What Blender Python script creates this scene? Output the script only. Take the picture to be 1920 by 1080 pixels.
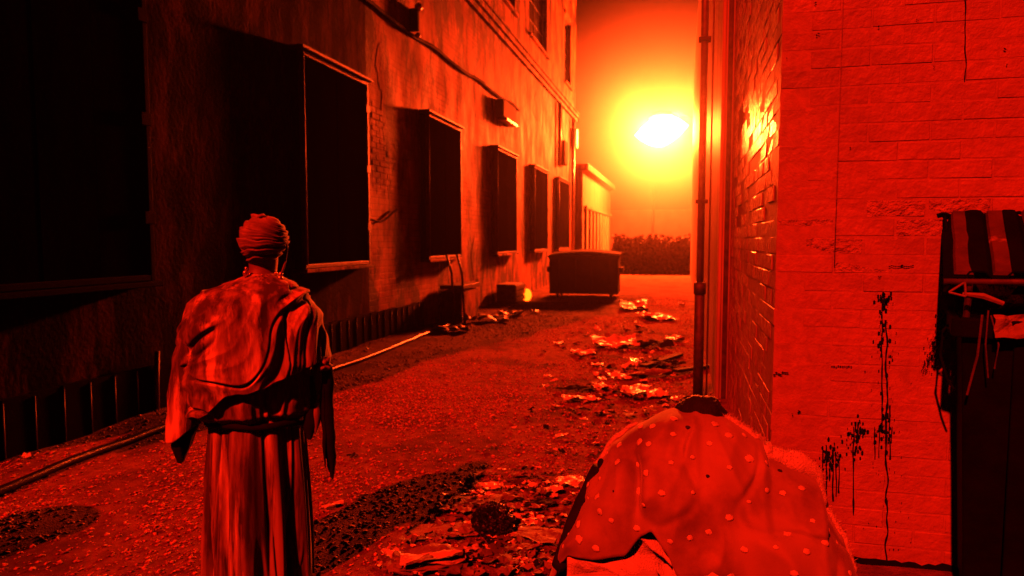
import bpy, bmesh, math, random
import numpy as np
from mathutils import Vector, Matrix, noise as mn

R = math.radians
for o in list(bpy.data.objects):
    bpy.data.objects.remove(o)
scene = bpy.context.scene
col = scene.collection

# ------------------------------------------------------------------ camera
CAM_H = 1.63
PITCH, YAW = 4.022, 14.003
cd = bpy.data.cameras.new('camera')
cd.sensor_width = 36.0
cd.lens = 24.0
cd.clip_start = 0.05
cd.clip_end = 600
cd.dof.use_dof = True
cd.dof.focus_distance = 3.3
cd.dof.aperture_fstop = 2.4
cam = bpy.data.objects.new('camera', cd)
col.objects.link(cam)
cam.location = (0, 0, CAM_H)
cam.rotation_euler = (R(90 - PITCH), 0, R(YAW))
scene.camera = cam

# ------------------------------------------------------------------ world, sun, exposure
SUN_EL, SUN_AZ = 42.0, 15.0          # travels towards +Y, a little to the right
SUN_STRENGTH = 5.0
SUN_COL = (1.0, 0.012, 0.002)
LAMP_COL = (1.0, 0.05, 0.0052)
LAMP_STRENGTH = 3200.0
HAZE_DENSITY = 0.0015
BLOOM_DENSITY = 0.14
HAZE_G = 0.95

world = bpy.data.worlds.new('World')
scene.world = world
world.use_nodes = True
wn = world.node_tree
bg = wn.nodes['Background']
sky = wn.nodes.new('ShaderNodeTexSky')
sky.sky_type = 'NISHITA'
sky.sun_disc = False
sky.sun_elevation = R(SUN_EL)
sky.sun_rotation = R(180 + SUN_AZ)
tint = wn.nodes.new('ShaderNodeMix')
tint.data_type = 'RGBA'
tint.blend_type = 'MULTIPLY'
tint.inputs[0].default_value = 1.0
tint.inputs[7].default_value = (1.0, 0.012, 0.002, 1)
wn.links.new(sky.outputs[0], tint.inputs[6])
wn.links.new(tint.outputs[2], bg.inputs[0])
bg.inputs[1].default_value = 0.0006

sd = bpy.data.lights.new('sun', 'SUN')
sd.energy = SUN_STRENGTH
sd.angle = R(0.9)
sd.color = SUN_COL
sun = bpy.data.objects.new('sun', sd)
col.objects.link(sun)
sun.location = (-4, -12, 14)
sdir = Vector((math.sin(R(SUN_AZ)) * math.cos(R(SUN_EL)), math.cos(R(SUN_AZ)) * math.cos(R(SUN_EL)), -math.sin(R(SUN_EL))))
sun.rotation_euler = sdir.to_track_quat('-Z', 'Y').to_euler()

vs = scene.view_settings
vs.view_transform = 'Standard'
vs.look = 'None'
vs.exposure = 0.3
vs.gamma = 1.0
vs.use_curve_mapping = False
scene.render.engine = 'CYCLES'
cy = scene.cycles
cy.use_denoising = True
cy.max_bounces = 5
cy.diffuse_bounces = 0
cy.glossy_bounces = 3
cy.volume_bounces = 0
cy.volume_step_rate = 2.0
cy.volume_max_steps = 128
cy.sample_clamp_indirect = 4.0
cy.caustics_reflective = False
cy.caustics_refractive = False

# ------------------------------------------------------------------ helpers
FPX = 1280.0
_p, _y = R(PITCH), R(YAW)
_fw = Vector((-math.sin(_y) * math.cos(_p), math.cos(_y) * math.cos(_p), -math.sin(_p)))
_rt = Vector((math.cos(_y), math.sin(_y), 0))
_up = _rt.cross(_fw)
CAM = Vector((0, 0, CAM_H))


def ray(x, y):
    return _fw + _rt * ((x - 960) / FPX) - _up * ((y - 540) / FPX)


def on_ground(x, y, z=0.0):
    d = ray(x, y)
    return CAM + d * ((z - CAM_H) / d.z)


def at_y(x, y, Y):
    d = ray(x, y)
    return CAM + d * (Y / d.y)


def fbm(p, oct=4):
    return mn.fractal(Vector(p), 1.0, 2.0, oct)


def lerp(a, b, t):
    return a + (b - a) * t


def smooth(a, b, x):
    t = min(1, max(0, (x - a) / (b - a)))
    return t * t * (3 - 2 * t)


def table(tab, v):
    if v <= tab[0][0]:
        return tab[0][1]
    for (a, p), (b, q) in zip(tab, tab[1:]):
        if v <= b:
            t = (v - a) / (b - a)
            t = t * t * (3 - 2 * t) * 0.5 + t * 0.5
            return p + (q - p) * t
    return tab[-1][1]


class MB:
    def __init__(self, off=(0, 0, 0)):
        self.v = []
        self.f = []
        self.off = Vector(off)

    def add(self, vs, fs):
        n = len(self.v)
        self.v += [tuple(Vector(p) - self.off) for p in vs]
        self.f += [tuple(i + n for i in f) for f in fs]
        return self

    def box(self, x0, x1, y0, y1, z0, z1, M=None):
        vs = [Vector((x, y, z)) for z in (z0, z1) for y in (y0, y1) for x in (x0, x1)]
        if M:
            vs = [M @ p for p in vs]
        return self.add(vs, [(0, 2, 3, 1), (4, 5, 7, 6), (0, 1, 5, 4), (2, 6, 7, 3), (0, 4, 6, 2), (1, 3, 7, 5)])

    def rings(self, rs, close=True, cap=True):
        n = len(rs[0])
        vs = [p for r in rs for p in r]
        fs = []
        m = n if close else n - 1
        for i in range(len(rs) - 1):
            for j in range(m):
                a, b = i * n + j, i * n + (j + 1) % n
                fs.append((a, b, b + n, a + n))
        if cap and close:
            fs.append(tuple(reversed(range(n))))
            fs.append(tuple((len(rs) - 1) * n + j for j in range(n)))
        return self.add(vs, fs)

    def tube(self, path, r, n=8, cap=True):
        path = [Vector(p) for p in path]
        rs = []
        for i, p in enumerate(path):
            d = (path[min(i + 1, len(path) - 1)] - path[max(i - 1, 0)]).normalized()
            u = d.cross(Vector((0, 0, 1)))
            if u.length < 1e-3:
                u = d.cross(Vector((0, 1, 0)))
            u.normalize()
            w = u.cross(d)
            rr = r[i] if isinstance(r, (list, tuple)) else r
            rs.append([p + (u * math.cos(2 * math.pi * k / n) + w * math.sin(2 * math.pi * k / n)) * rr for k in range(n)])
        return self.rings(rs, True, cap)

    def ball(self, c, r, n=10, m=6, jit=0.0, seed=0):
        c = Vector(c)
        rx, ry, rz = r if isinstance(r, (list, tuple)) else (r, r, r)
        rs = []
        for i in range(m + 1):
            a = math.pi * (i / m * 0.98 + 0.01)
            ring = []
            for k in range(n):
                b = 2 * math.pi * k / n
                d = Vector((math.sin(a) * math.cos(b), math.sin(a) * math.sin(b), -math.cos(a)))
                s = 1 + jit * mn.noise(d * 1.7 + Vector((seed * 3.1, 0, 0))) * 2
                ring.append(c + Vector((d.x * rx, d.y * ry, d.z * rz)) * s)
            rs.append(ring)
        return self.rings(rs)

    def grid(self, P, closed=False):
        n = len(P[0])
        fs = []
        for i in range(len(P) - 1):
            for j in range(n if closed else n - 1):
                a, b = i * n + j, i * n + (j + 1) % n
                fs.append((a, b, b + n, a + n))
        return self.add([p for r in P for p in r], fs)

    def mesh(self, name, mat=None, smooth=False):
        me = bpy.data.meshes.new(name)
        me.from_pydata(self.v, [], self.f)
        if mat:
            me.materials.append(mat)
        if smooth:
            me.polygons.foreach_set('use_smooth', [True] * len(me.polygons))
        me.update()
        return me

    def build(self, name, mat, parent=None, smooth=False, bevel=0.0, label=None):
        o = bpy.data.objects.new(name, self.mesh(name, mat, smooth))
        col.objects.link(o)
        if parent:
            o.parent = parent
        if bevel:
            b = o.modifiers.new('bevel', 'BEVEL')
            b.width = bevel
            b.segments = 2
            b.limit_method = 'ANGLE'
        if label:
            o['label'] = label
        return o


def tag(o, label=None, cat=None, group=None, kind=None):
    if label:
        o['label'] = label
    if cat:
        o['category'] = cat
    if group:
        o['group'] = group
    if kind:
        o['kind'] = kind
    return o


def empty(name, loc, rz=0.0):
    o = bpy.data.objects.new(name, None)
    o.empty_display_size = 0.2
    col.objects.link(o)
    o.location = loc
    o.rotation_euler = (0, 0, rz)
    return o


def inst(name, me, parent, loc, rot=(0, 0, 0), sc=(1, 1, 1)):
    o = bpy.data.objects.new(name, me)
    col.objects.link(o)
    o.parent = parent
    o.location = loc
    o.rotation_euler = rot
    o.scale = sc
    return o


# ------------------------------------------------------------------ materials
MATS = {}


def mat(name, c1, c2=None, rough=0.8, scale=6.0, detail=6.0, bump=0.2, bscale=40.0, metal=0.0, spec=0.5,
        stretch=(1, 1, 1), lo=0.35, hi=0.65, rough2=None, c3=None, scale3=1.5, lo3=0.5, hi3=0.62, stretch3=(1, 1, 1),
        bdist=0.01, coat=0.0, sheen=0.0):
    """principled surface: two colours mixed by noise, an optional third in patches, fine relief"""
    if name in MATS:
        return MATS[name]
    m = bpy.data.materials.new(name)
    m.use_nodes = True
    nt = m.node_tree
    N, L = nt.nodes, nt.links
    b = N['Principled BSDF']
    tc = N.new('ShaderNodeTexCoord')
    geo = N.new('ShaderNodeNewGeometry')

    def noi(sc, st, det):
        mp = N.new('ShaderNodeMapping')
        mp.inputs['Scale'].default_value = st
        L.new(geo.outputs['Position'], mp.inputs['Vector'])
        n = N.new('ShaderNodeTexNoise')
        n.inputs['Scale'].default_value = sc
        n.inputs['Detail'].default_value = det
        n.inputs['Roughness'].default_value = 0.62
        L.new(mp.outputs[0], n.inputs['Vector'])
        return n

    def ramp(sock, a, bb):
        r = N.new('ShaderNodeMapRange')
        r.inputs['From Min'].default_value = a
        r.inputs['From Max'].default_value = bb
        L.new(sock, r.inputs['Value'])
        return r.outputs[0]

    def mix(fac, A, B):
        x = N.new('ShaderNodeMix')
        x.data_type = 'RGBA'
        L.new(fac, x.inputs[0])
        for s, val in ((6, A), (7, B)):
            if isinstance(val, tuple):
                x.inputs[s].default_value = (*val, 1)
            else:
                L.new(val, x.inputs[s])
        return x.outputs[2]

    c2 = c2 or tuple(v * 0.6 for v in c1)
    n1 = noi(scale, stretch, detail)
    f1 = ramp(n1.outputs[0], lo, hi)
    cc = mix(f1, c1, c2)
    if c3:
        n3 = noi(scale3, stretch3, 7.0)
        f3 = ramp(n3.outputs[0], lo3, hi3)
        cc = mix(f3, cc, c3)
    L.new(cc, b.inputs['Base Color'])
    if rough2 is not None:
        r = N.new('ShaderNodeMapRange')
        r.inputs['From Min'].default_value = lo
        r.inputs['From Max'].default_value = hi
        r.inputs['To Min'].default_value = rough
        r.inputs['To Max'].default_value = rough2
        L.new(n1.outputs[0], r.inputs['Value'])
        L.new(r.outputs[0], b.inputs['Roughness'])
    else:
        b.inputs['Roughness'].default_value = rough
    b.inputs['Metallic'].default_value = metal
    b.inputs['Specular IOR Level'].default_value = spec
    b.inputs['Coat Weight'].default_value = coat
    b.inputs['Sheen Weight'].default_value = sheen
    if bump:
        nb = noi(bscale, (1, 1, 1), 5.0)
        bp = N.new('ShaderNodeBump')
        bp.inputs['Strength'].default_value = bump
        bp.inputs['Distance'].default_value = bdist
        L.new(nb.outputs[0], bp.inputs['Height'])
        L.new(bp.outputs[0], b.inputs['Normal'])
    MATS[name] = m
    return m


def emit(name, colr, strength):
    m = bpy.data.materials.new(name)
    m.use_nodes = True
    nt = m.node_tree
    b = nt.nodes['Principled BSDF']
    b.inputs['Base Color'].default_value = (0.8, 0.7, 0.6, 1)
    b.inputs['Emission Color'].default_value = (*colr, 1)
    b.inputs['Emission Strength'].default_value = strength
    return m


M_ground = mat('packed_dirt', (0.3, 0.15, 0.09), (0.15, 0.075, 0.045), rough=0.95, scale=9, bump=0.9, bscale=55, bdist=0.02,
               c3=(0.09, 0.05, 0.03), scale3=1.3, lo3=0.48, hi3=0.62, spec=0.05)
M_gravel = mat('gravel_stone', (0.72, 0.38, 0.23), (0.15, 0.085, 0.055), rough=0.85, scale=38, detail=2, bump=0.4, bscale=160, lo=0.4, hi=0.6, spec=0.06)
M_plaster = mat('stained_plaster', (0.82, 0.3, 0.12), (0.3, 0.1, 0.04), rough=0.6, rough2=0.8, scale=2.1, stretch=(1, 1, 0.45), bump=0.7, bscale=20, spec=0.15,
                bdist=0.012, c3=(0.02, 0.01, 0.006), scale3=1.5, lo3=0.45, hi3=0.56, stretch3=(1, 1, 0.45))
def add_brick_relief(m):
    """faint courses showing through thin plaster on a wall that faces +X"""
    nt = m.node_tree
    N, L = nt.nodes, nt.links
    geo = N.new('ShaderNodeNewGeometry')
    sp = N.new('ShaderNodeSeparateXYZ'); L.new(geo.outputs['Position'], sp.inputs[0])
    cb = N.new('ShaderNodeCombineXYZ'); L.new(sp.outputs['Y'], cb.inputs['X']); L.new(sp.outputs['Z'], cb.inputs['Y'])
    bt = N.new('ShaderNodeTexBrick')
    bt.inputs['Scale'].default_value = 1.0
    bt.inputs['Brick Width'].default_value = 0.29
    bt.inputs['Row Height'].default_value = 0.1
    bt.inputs['Mortar Size'].default_value = 0.008
    bt.inputs['Mortar Smooth'].default_value = 0.6
    bt.inputs['Color1'].default_value = (1, 1, 1, 1)
    bt.inputs['Color2'].default_value = (0.72, 0.72, 0.72, 1)
    bt.inputs['Mortar'].default_value = (0.3, 0.3, 0.3, 1)
    L.new(cb.outputs[0], bt.inputs['Vector'])
    b = N['Principled BSDF']
    old = b.inputs['Base Color'].links[0].from_socket
    mx = N.new('ShaderNodeMix'); mx.data_type = 'RGBA'; mx.blend_type = 'MULTIPLY'
    nz = N.new('ShaderNodeTexNoise'); nz.inputs['Scale'].default_value = 0.8; nz.inputs['Detail'].default_value = 5
    L.new(geo.outputs['Position'], nz.inputs['Vector'])
    r = N.new('ShaderNodeMapRange'); r.inputs['From Min'].default_value = 0.42; r.inputs['From Max'].default_value = 0.6
    L.new(nz.outputs[0], r.inputs['Value'])
    L.new(r.outputs[0], mx.inputs[0]); L.new(old, mx.inputs[6]); L.new(bt.outputs['Color'], mx.inputs[7])
    L.new(mx.outputs[2], b.inputs['Base Color'])
    ob = b.inputs['Normal'].links[0].from_socket
    bp = N.new('ShaderNodeBump'); bp.inputs['Strength'].default_value = 0.6; bp.inputs['Distance'].default_value = 0.012
    L.new(bt.outputs['Color'], bp.inputs['Height']); L.new(ob, bp.inputs['Normal'])
    L.new(bp.outputs[0], b.inputs['Normal'])


add_brick_relief(M_plaster)
M_dim = mat('dimmed_plaster', (0.1, 0.035, 0.02), (0.012, 0.006, 0.004), rough=0.75, rough2=0.9, scale=3.2, stretch=(1, 1, 0.4), bump=0.7, bscale=24, spec=0.03,
              bdist=0.012, c3=(0.004, 0.003, 0.003), scale3=2.6, lo3=0.43, hi3=0.51, stretch3=(1, 1.8, 0.5))  # lamp falloff on the near bay put into the plaster's colour
M_paint = mat('painted_brick', (0.5, 0.27, 0.16), (0.38, 0.2, 0.12), rough=0.42, rough2=0.6, scale=5, bump=0.95, bscale=20, bdist=0.013,
              c3=(0.3, 0.17, 0.1), scale3=1.4, lo3=0.45, hi3=0.7)
M_gloss = mat('gloss_paint', (0.56, 0.33, 0.2), (0.46, 0.27, 0.16), rough=0.2, rough2=0.34, scale=7, bump=0.5, bscale=28, bdist=0.012, spec=0.7)
M_spall = mat('spalled_brick', (0.6, 0.36, 0.21), (0.44, 0.26, 0.15), rough=0.6, scale=14, bump=1.0, bscale=26, bdist=0.045)
M_mortar = mat('painted_mortar', (0.5, 0.28, 0.17), (0.34, 0.19, 0.11), rough=0.6, scale=20, bump=0.6, bscale=90, bdist=0.006)
M_smooth = mat('smooth_render', (0.55, 0.42, 0.28), (0.42, 0.32, 0.21), rough=0.5, scale=2.2, stretch=(1, 1, 0.3), bump=0.3, bscale=14, bdist=0.01,
               c3=(0.25, 0.19, 0.16), scale3=2.0, stretch3=(1.5, 1.5, 0.15))
M_black = mat('black_paint', (0.007, 0.006, 0.006), (0.004, 0.004, 0.004), rough=0.7, scale=8, bump=0.25, bscale=60, spec=0.02)
M_shut = mat('shutter_steel', (0.006, 0.005, 0.005), (0.003, 0.003, 0.003), rough=0.9, scale=5, stretch=(1, 1, 0.3), bump=0.3, bscale=30, spec=0.0)
M_iron = mat('worn_iron', (0.1, 0.06, 0.045), (0.03, 0.02, 0.016), rough=0.55, scale=14, bump=0.4, bscale=70, metal=0.3)
M_bead = mat('dull_bead', (0.12, 0.1, 0.09), (0.06, 0.05, 0.045), rough=0.5, scale=10, bump=0.2, bscale=50, metal=0.3)
M_galv = mat('galvanised_metal', (0.42, 0.38, 0.35), (0.3, 0.26, 0.24), rough=0.33, scale=10, bump=0.2, bscale=50, metal=0.6)
M_dump = mat('dumpster_paint', (0.016, 0.012, 0.01), (0.008, 0.006, 0.006), rough=0.9, scale=3, bump=0.2, bscale=40, spec=0.04)
M_glass = mat('dark_glass', (0.02, 0.02, 0.02), (0.008, 0.008, 0.008), rough=0.12, scale=3, bump=0.0)
M_hose = mat('rubber_hose', (0.012, 0.01, 0.01), (0.006, 0.005, 0.005), rough=0.33, scale=20, bump=0.4, bscale=70)
M_robe = mat('robe_cloth', (0.34, 0.24, 0.17), (0.05, 0.035, 0.025), lo=0.4, hi=0.58, rough=0.85, scale=5.0, stretch=(2.4, 2.4, 0.3), bump=0.35, bscale=260, bdist=0.003,
             c3=(0.8, 0.62, 0.46), scale3=5.0, lo3=0.54, hi3=0.68, stretch3=(2.2, 2.2, 0.22), sheen=0.2)  # pale upright streaks stand in for highlights on the folds
M_cape = mat('cape_cloth', (0.38, 0.27, 0.19), (0.06, 0.042, 0.03), lo=0.4, hi=0.58, rough=0.85, scale=6.0, stretch=(2.2, 2.2, 0.5), bump=0.35, bscale=260, bdist=0.003,
             c3=(0.85, 0.66, 0.48), scale3=4.6, lo3=0.52, hi3=0.64, stretch3=(2.4, 2.4, 0.45), sheen=0.2)  # fold highlights painted in as pale streaks along the drape
M_turban = mat('turban_cloth', (0.42, 0.3, 0.21), (0.14, 0.1, 0.07), rough=0.8, scale=9, bump=0.35, bscale=260, bdist=0.003, sheen=0.2)
M_lining = mat('black_cloth', (0.012, 0.01, 0.01), (0.005, 0.005, 0.005), rough=0.9, scale=9, bump=0.4, bscale=150, spec=0.1)
M_skin = mat('skin', (0.22, 0.11, 0.075), (0.16, 0.08, 0.055), rough=0.5, scale=12, bump=0.15, bscale=200)
M_hair = mat('dark_hair', (0.015, 0.011, 0.01), (0.007, 0.006, 0.006), rough=0.6, scale=50, bump=0.8, bscale=120, stretch=(4, 1, 1), spec=0.3)
M_gold = mat('bead_gold', (0.8, 0.6, 0.4), (0.7, 0.5, 0.3), rough=0.2, scale=40, bump=0.0, metal=0.8)
M_blank = mat('blanket_cloth', (0.46, 0.33, 0.23), (0.36, 0.26, 0.18), rough=0.9, scale=3.0, bump=0.4, bscale=220, bdist=0.004,
              c3=(0.17, 0.11, 0.08), scale3=2.4, lo3=0.46, hi3=0.68, sheen=0.3)
M_fleece = mat('pale_fleece', (0.85, 0.8, 0.74), (0.72, 0.66, 0.6), rough=0.95, scale=20, bump=0.9, bscale=110, bdist=0.012, sheen=0.4)
M_tuft = mat('tuft_yarn', (0.9, 0.78, 0.62), (0.66, 0.55, 0.42), rough=0.95, scale=60, bump=0.8, bscale=200, bdist=0.006)
M_hole = mat('worn_hole', (0.05, 0.04, 0.035), (0.02, 0.017, 0.015), rough=0.95, scale=40, bump=0.5, bscale=120)
M_paper = mat('waste_paper', (0.85, 0.77, 0.64), (0.6, 0.52, 0.42), rough=0.38, scale=9, bump=0.4, bscale=60, bdist=0.006, c3=(0.2, 0.17, 0.15), scale3=5, lo3=0.56, hi3=0.66)
M_card = mat('wet_cardboard', (0.3, 0.22, 0.16), (0.18, 0.13, 0.09), rough=0.75, scale=8, bump=0.5, bscale=60, c3=(0.1, 0.075, 0.055), scale3=4)
M_rag = mat('dark_rag', (0.018, 0.015, 0.014), (0.009, 0.008, 0.008), rough=0.85, scale=12, bump=0.5, bscale=80, spec=0.15)
M_bag = mat('black_plastic', (0.01, 0.01, 0.01), (0.006, 0.006, 0.006), rough=0.25, scale=12, bump=0.6, bscale=30, bdist=0.02)
M_wood = mat('scrap_wood', (0.42, 0.3, 0.2), (0.24, 0.16, 0.1), rough=0.7, scale=9, stretch=(6, 6, 1), bump=0.4, bscale=60)
M_foil = mat('crumpled_foil', (0.8, 0.75, 0.7), (0.6, 0.55, 0.5), rough=0.18, scale=30, bump=1.0, bscale=60, bdist=0.03, metal=1.0)
M_lid = mat('lid_plastic', (0.09, 0.07, 0.06), (0.045, 0.035, 0.03), rough=0.6, scale=7, bump=0.35, bscale=60, c3=(0.2, 0.15, 0.13), scale3=5, lo3=0.6, hi3=0.7)
M_leaf = mat('hedge_leaf', (0.03, 0.035, 0.015), (0.012, 0.016, 0.008), rough=0.7, scale=8, bump=0.0, spec=0.2)
M_bark = mat('bark', (0.06, 0.045, 0.035), (0.03, 0.022, 0.018), rough=0.9, scale=12, bump=0.6, bscale=40)
M_drip = mat('black_drip', (0.008, 0.007, 0.007), (0.004, 0.004, 0.004), rough=0.8, scale=20, bump=0.0, spec=0.1)
M_pole = mat('lamp_pole_paint', (0.1, 0.08, 0.07), (0.06, 0.05, 0.045), rough=0.5, scale=8, bump=0.2, bscale=50, metal=0.3)
M_farwall = mat('far_render', (0.4, 0.33, 0.28), (0.28, 0.23, 0.2), rough=0.8, scale=1.0, bump=0.2, bscale=8)
M_rust = mat('rusty_drum', (0.16, 0.08, 0.05), (0.07, 0.035, 0.025), rough=0.8, scale=7, bump=0.5, bscale=50)

# ------------------------------------------------------------------ ground


def gz(x, y):
    z = 0.016 * mn.noise(Vector((x * 0.9, y * 0.9, 3.0))) + 0.008 * mn.noise(Vector((x * 3.1, y * 3.1, 7.0)))
    k = smooth(-4.05, -4.55, x) * smooth(14, 9, y) * smooth(-6.5, -5, x)
    z += 0.09 * k * (0.7 + 0.5 * mn.noise(Vector((0, y * 1.3, 1.0))))
    return z


def axis(parts):
    a = []
    for lo_, hi_, st in parts:
        n = max(1, round((hi_ - lo_) / st))
        a += [lo_ + (hi_ - lo_) * i / n for i in range(n)]
    return a + [parts[-1][1]]


gx = axis([(-70, -10, 15), (-10, -5.2, 1.2), (-5.2, 1.6, 0.055), (1.6, 6, 1.1), (6, 70, 16)])
gy = axis([(-30, -2, 7), (-2, 1.6, 0.6), (1.6, 9, 0.055), (9, 22, 0.16), (22, 44, 0.8), (44, 120, 12)])
g = MB()
g.grid([[(x, y, gz(x, y)) for x in gx] for y in gy])
ground = tag(g.build('ground', M_ground, smooth=True), kind='structure')

# gravel: thousands of stones
rs = np.random.RandomState(5)
OCT = np.array([(1, 0, 0), (0, 1, 0), (-1, 0, 0), (0, -1, 0), (0, 0, 1), (0, 0, -0.6)], float)
OF = np.array([(0, 1, 4), (1, 2, 4), (2, 3, 4), (3, 0, 4), (1, 0, 5), (2, 1, 5), (3, 2, 5), (0, 3, 5)])


def stones(name, n, xr, yr, smin, smax, m, dens=None, sink=0.1):
    xs = rs.uniform(*xr, n)
    ys = rs.uniform(*yr, n)
    if dens:
        keep = np.array([rs.rand() < dens(x, y) for x, y in zip(xs, ys)])
        xs, ys = xs[keep], ys[keep]
    n = len(xs)
    zs = np.array([gz(x, y) for x, y in zip(xs, ys)])
    s = smin + (smax - smin) * rs.rand(n) ** 2.5
    V = OCT[None] * (1 + rs.uniform(-0.35, 0.35, (n, 6, 3)))
    V = V * s[:, None, None] * np.stack([rs.uniform(0.7, 1.2, n), rs.uniform(0.7, 1.2, n), rs.uniform(0.3, 0.6, n)], 1)[:, None, :]
    a = rs.uniform(0, 6.28, n)
    ca, sa = np.cos(a)[:, None], np.sin(a)[:, None]
    tl = rs.uniform(-0.5, 0.5, n)[:, None]
    X = V[..., 0] * ca - V[..., 1] * sa
    Y = V[..., 0] * sa + V[..., 1] * ca
    Z = V[..., 2] + tl * V[..., 0]
    V = np.stack([X + xs[:, None], Y + ys[:, None], Z + (zs + s * 0.12)[:, None]], -1).reshape(-1, 3)
    F = (OF[None] + (np.arange(n) * 6)[:, None, None]).reshape(-1, 3)
    me = bpy.data.meshes.new(name)
    me.vertices.add(len(V))
    me.vertices.foreach_set('co', V.ravel())
    me.loops.add(F.size)
    me.loops.foreach_set('vertex_index', F.ravel())
    me.polygons.add(len(F))
    me.polygons.foreach_set('loop_start', np.arange(0, F.size, 3))
    me.update(calc_edges=True)
    me.materials.append(m)
    o = bpy.data.objects.new(name, me)
    col.objects.link(o)
    return o


gv = stones('gravel', 46000, (-4.62, 0.4), (2.1, 7.5), 0.005, 0.021, M_gravel, lambda x, y: (1.0 if x < -1.6 else 0.6) * (0.35 + 0.65 * smooth(-0.25, 0.1, mn.noise(Vector((x * 1.1, y * 0.7, 4.0))))))
tag(gv, 'loose red-lit gravel scattered over the alley ground', 'gravel', kind='stuff')
gv2 = stones('gravel', 26000, (-4.62, 0.2), (7.5, 20), 0.008, 0.024, M_gravel, lambda x, y: 0.25 + 0.75 * smooth(-0.3, 0.1, mn.noise(Vector((x * 1.1, y * 0.35, 4.0)))))
tag(gv2, 'finer gravel further down the alley towards the lamp', 'gravel', kind='stuff')

# ------------------------------------------------------------------ left factory building
WX = -4.70
CX = -4.54
lb = tag(empty('factory_building', (WX, 17, 0)), 'long dark plastered building with caged windows along left side of alley', 'building')
O = lb.location.copy()


def wall_face(mb, X, y0, y1, z0, z1, holes, depth):
    ys = sorted({y0, y1} | {h[0] for h in holes} | {h[1] for h in holes})
    zs = sorted({z0, z1} | {h[2] for h in holes} | {h[3] for h in holes})
    for a, b in zip(ys, ys[1:]):
        for c, d in zip(zs, zs[1:]):
            if any(h[0] <= a and b <= h[1] and h[2] <= c and d <= h[3] for h in holes):
                continue
            mb.add([(X, a, c), (X, b, c), (X, b, d), (X, a, d)], [(0, 1, 2, 3)])
    for a, b, c, d in holes:
        q = X - depth
        mb.add([(X, a, c), (X, b, c), (X, b, d), (X, a, d), (q, a, c), (q, b, c), (q, b, d), (q, a, d)],
               [(0, 4, 5, 1), (1, 5, 6, 2), (2, 6, 7, 3), (3, 7, 4, 0)])


cages = [(2.95, 5.12), (7.62, 9.45), (11.88, 13.84), (16.66, 18.83), (21.1, 23.4), (25.5, 28.0)]
CZ0, CZ1 = 1.27, 3.95
upper = [(7.0, 9.0, 8.0, 10.6), (12.9, 14.9, 8.0, 10.6), (17.3, 19.2, 8.0, 10.6), (21.0, 23.9, 8.0, 10.6), (27.5, 29.1, 8.0, 10.6)]
holes = [(a + 0.15, b - 0.15, CZ0 + 0.15, CZ1 - 0.15) for a, b in cages[1:]] + upper
Y0B, Y1B, HB = 3.45, 30.5, 13.5
w = MB(O)
YS = 9.7                                       # near bay plaster coloured darker to deepen the lamp's falloff
wall_face(w, WX, YS, Y1B, -0.3, HB, [h for h in holes if h[0] > YS], 0.25)
wall_r = w.build('wall', M_plaster, lb)
w = MB(O)
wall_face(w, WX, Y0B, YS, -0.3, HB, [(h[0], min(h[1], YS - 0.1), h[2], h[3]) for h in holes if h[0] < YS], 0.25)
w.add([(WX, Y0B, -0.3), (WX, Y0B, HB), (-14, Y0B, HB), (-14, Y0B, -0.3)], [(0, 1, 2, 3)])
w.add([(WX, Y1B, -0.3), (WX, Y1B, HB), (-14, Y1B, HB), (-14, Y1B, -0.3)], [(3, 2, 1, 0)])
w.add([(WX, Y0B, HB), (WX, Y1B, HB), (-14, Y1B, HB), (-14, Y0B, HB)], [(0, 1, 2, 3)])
wall_l = w.build('wall', M_dim, lb, label='near bay of the wall, coloured darker for the lamp falloff')
# plaster skim: uneven raised patches that stand off the wall
rnd = random.Random(11)
for i in range(14):
    y = rnd.uniform(10, 29)
    z = rnd.uniform(0.7, 7.6)
    if any(a - 0.5 < y < b + 0.2 for a, b in cages) and CZ0 - 0.6 < z < CZ1 + 0.4:
        z = rnd.uniform(4.8, 6.6)
    n = 18
    ry, rz = rnd.uniform(0.2, 0.7), rnd.uniform(0.25, 0.9)
    pts = []
    for k in range(n):
        a = 2 * math.pi * k / n
        s = 1 + 0.5 * mn.noise(Vector((math.cos(a) * 1.6, math.sin(a) * 1.6, i * 2.3)))
        pts.append((y + math.cos(a) * ry * s, z + math.sin(a) * rz * s))
    t = 0.004 + 0.004 * rnd.random()
    mb = MB(O)
    mb.add([(WX + t, p, q) for p, q in pts] + [(WX - 0.01, y + (p - y) * 1.03, z + (q - z) * 1.03) for p, q in pts],
           [tuple(range(n))] + [(k, k + n, (k + 1) % n + n, (k + 1) % n) for k in range(n)])
    mb.build('plaster_patch', M_plaster, lb)
# exposed brick where the plaster has come off beside the second cage
mb = MB(O)
for r_ in range(16):
    for c_ in range(4):
        y = 9.75 + c_ * 0.27 + (r_ % 2) * 0.13 + rnd.uniform(-0.01, 0.01)
        z = 2.35 + r_ * 0.09
        if rnd.random() < 0.12:
            continue
        mb.box(WX - 0.02, WX + 0.003 + rnd.random() * 0.006, y, y + 0.25, z, z + 0.075)
tag(mb.build('exposed_brick', M_plaster, lb), kind='stuff')

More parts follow.
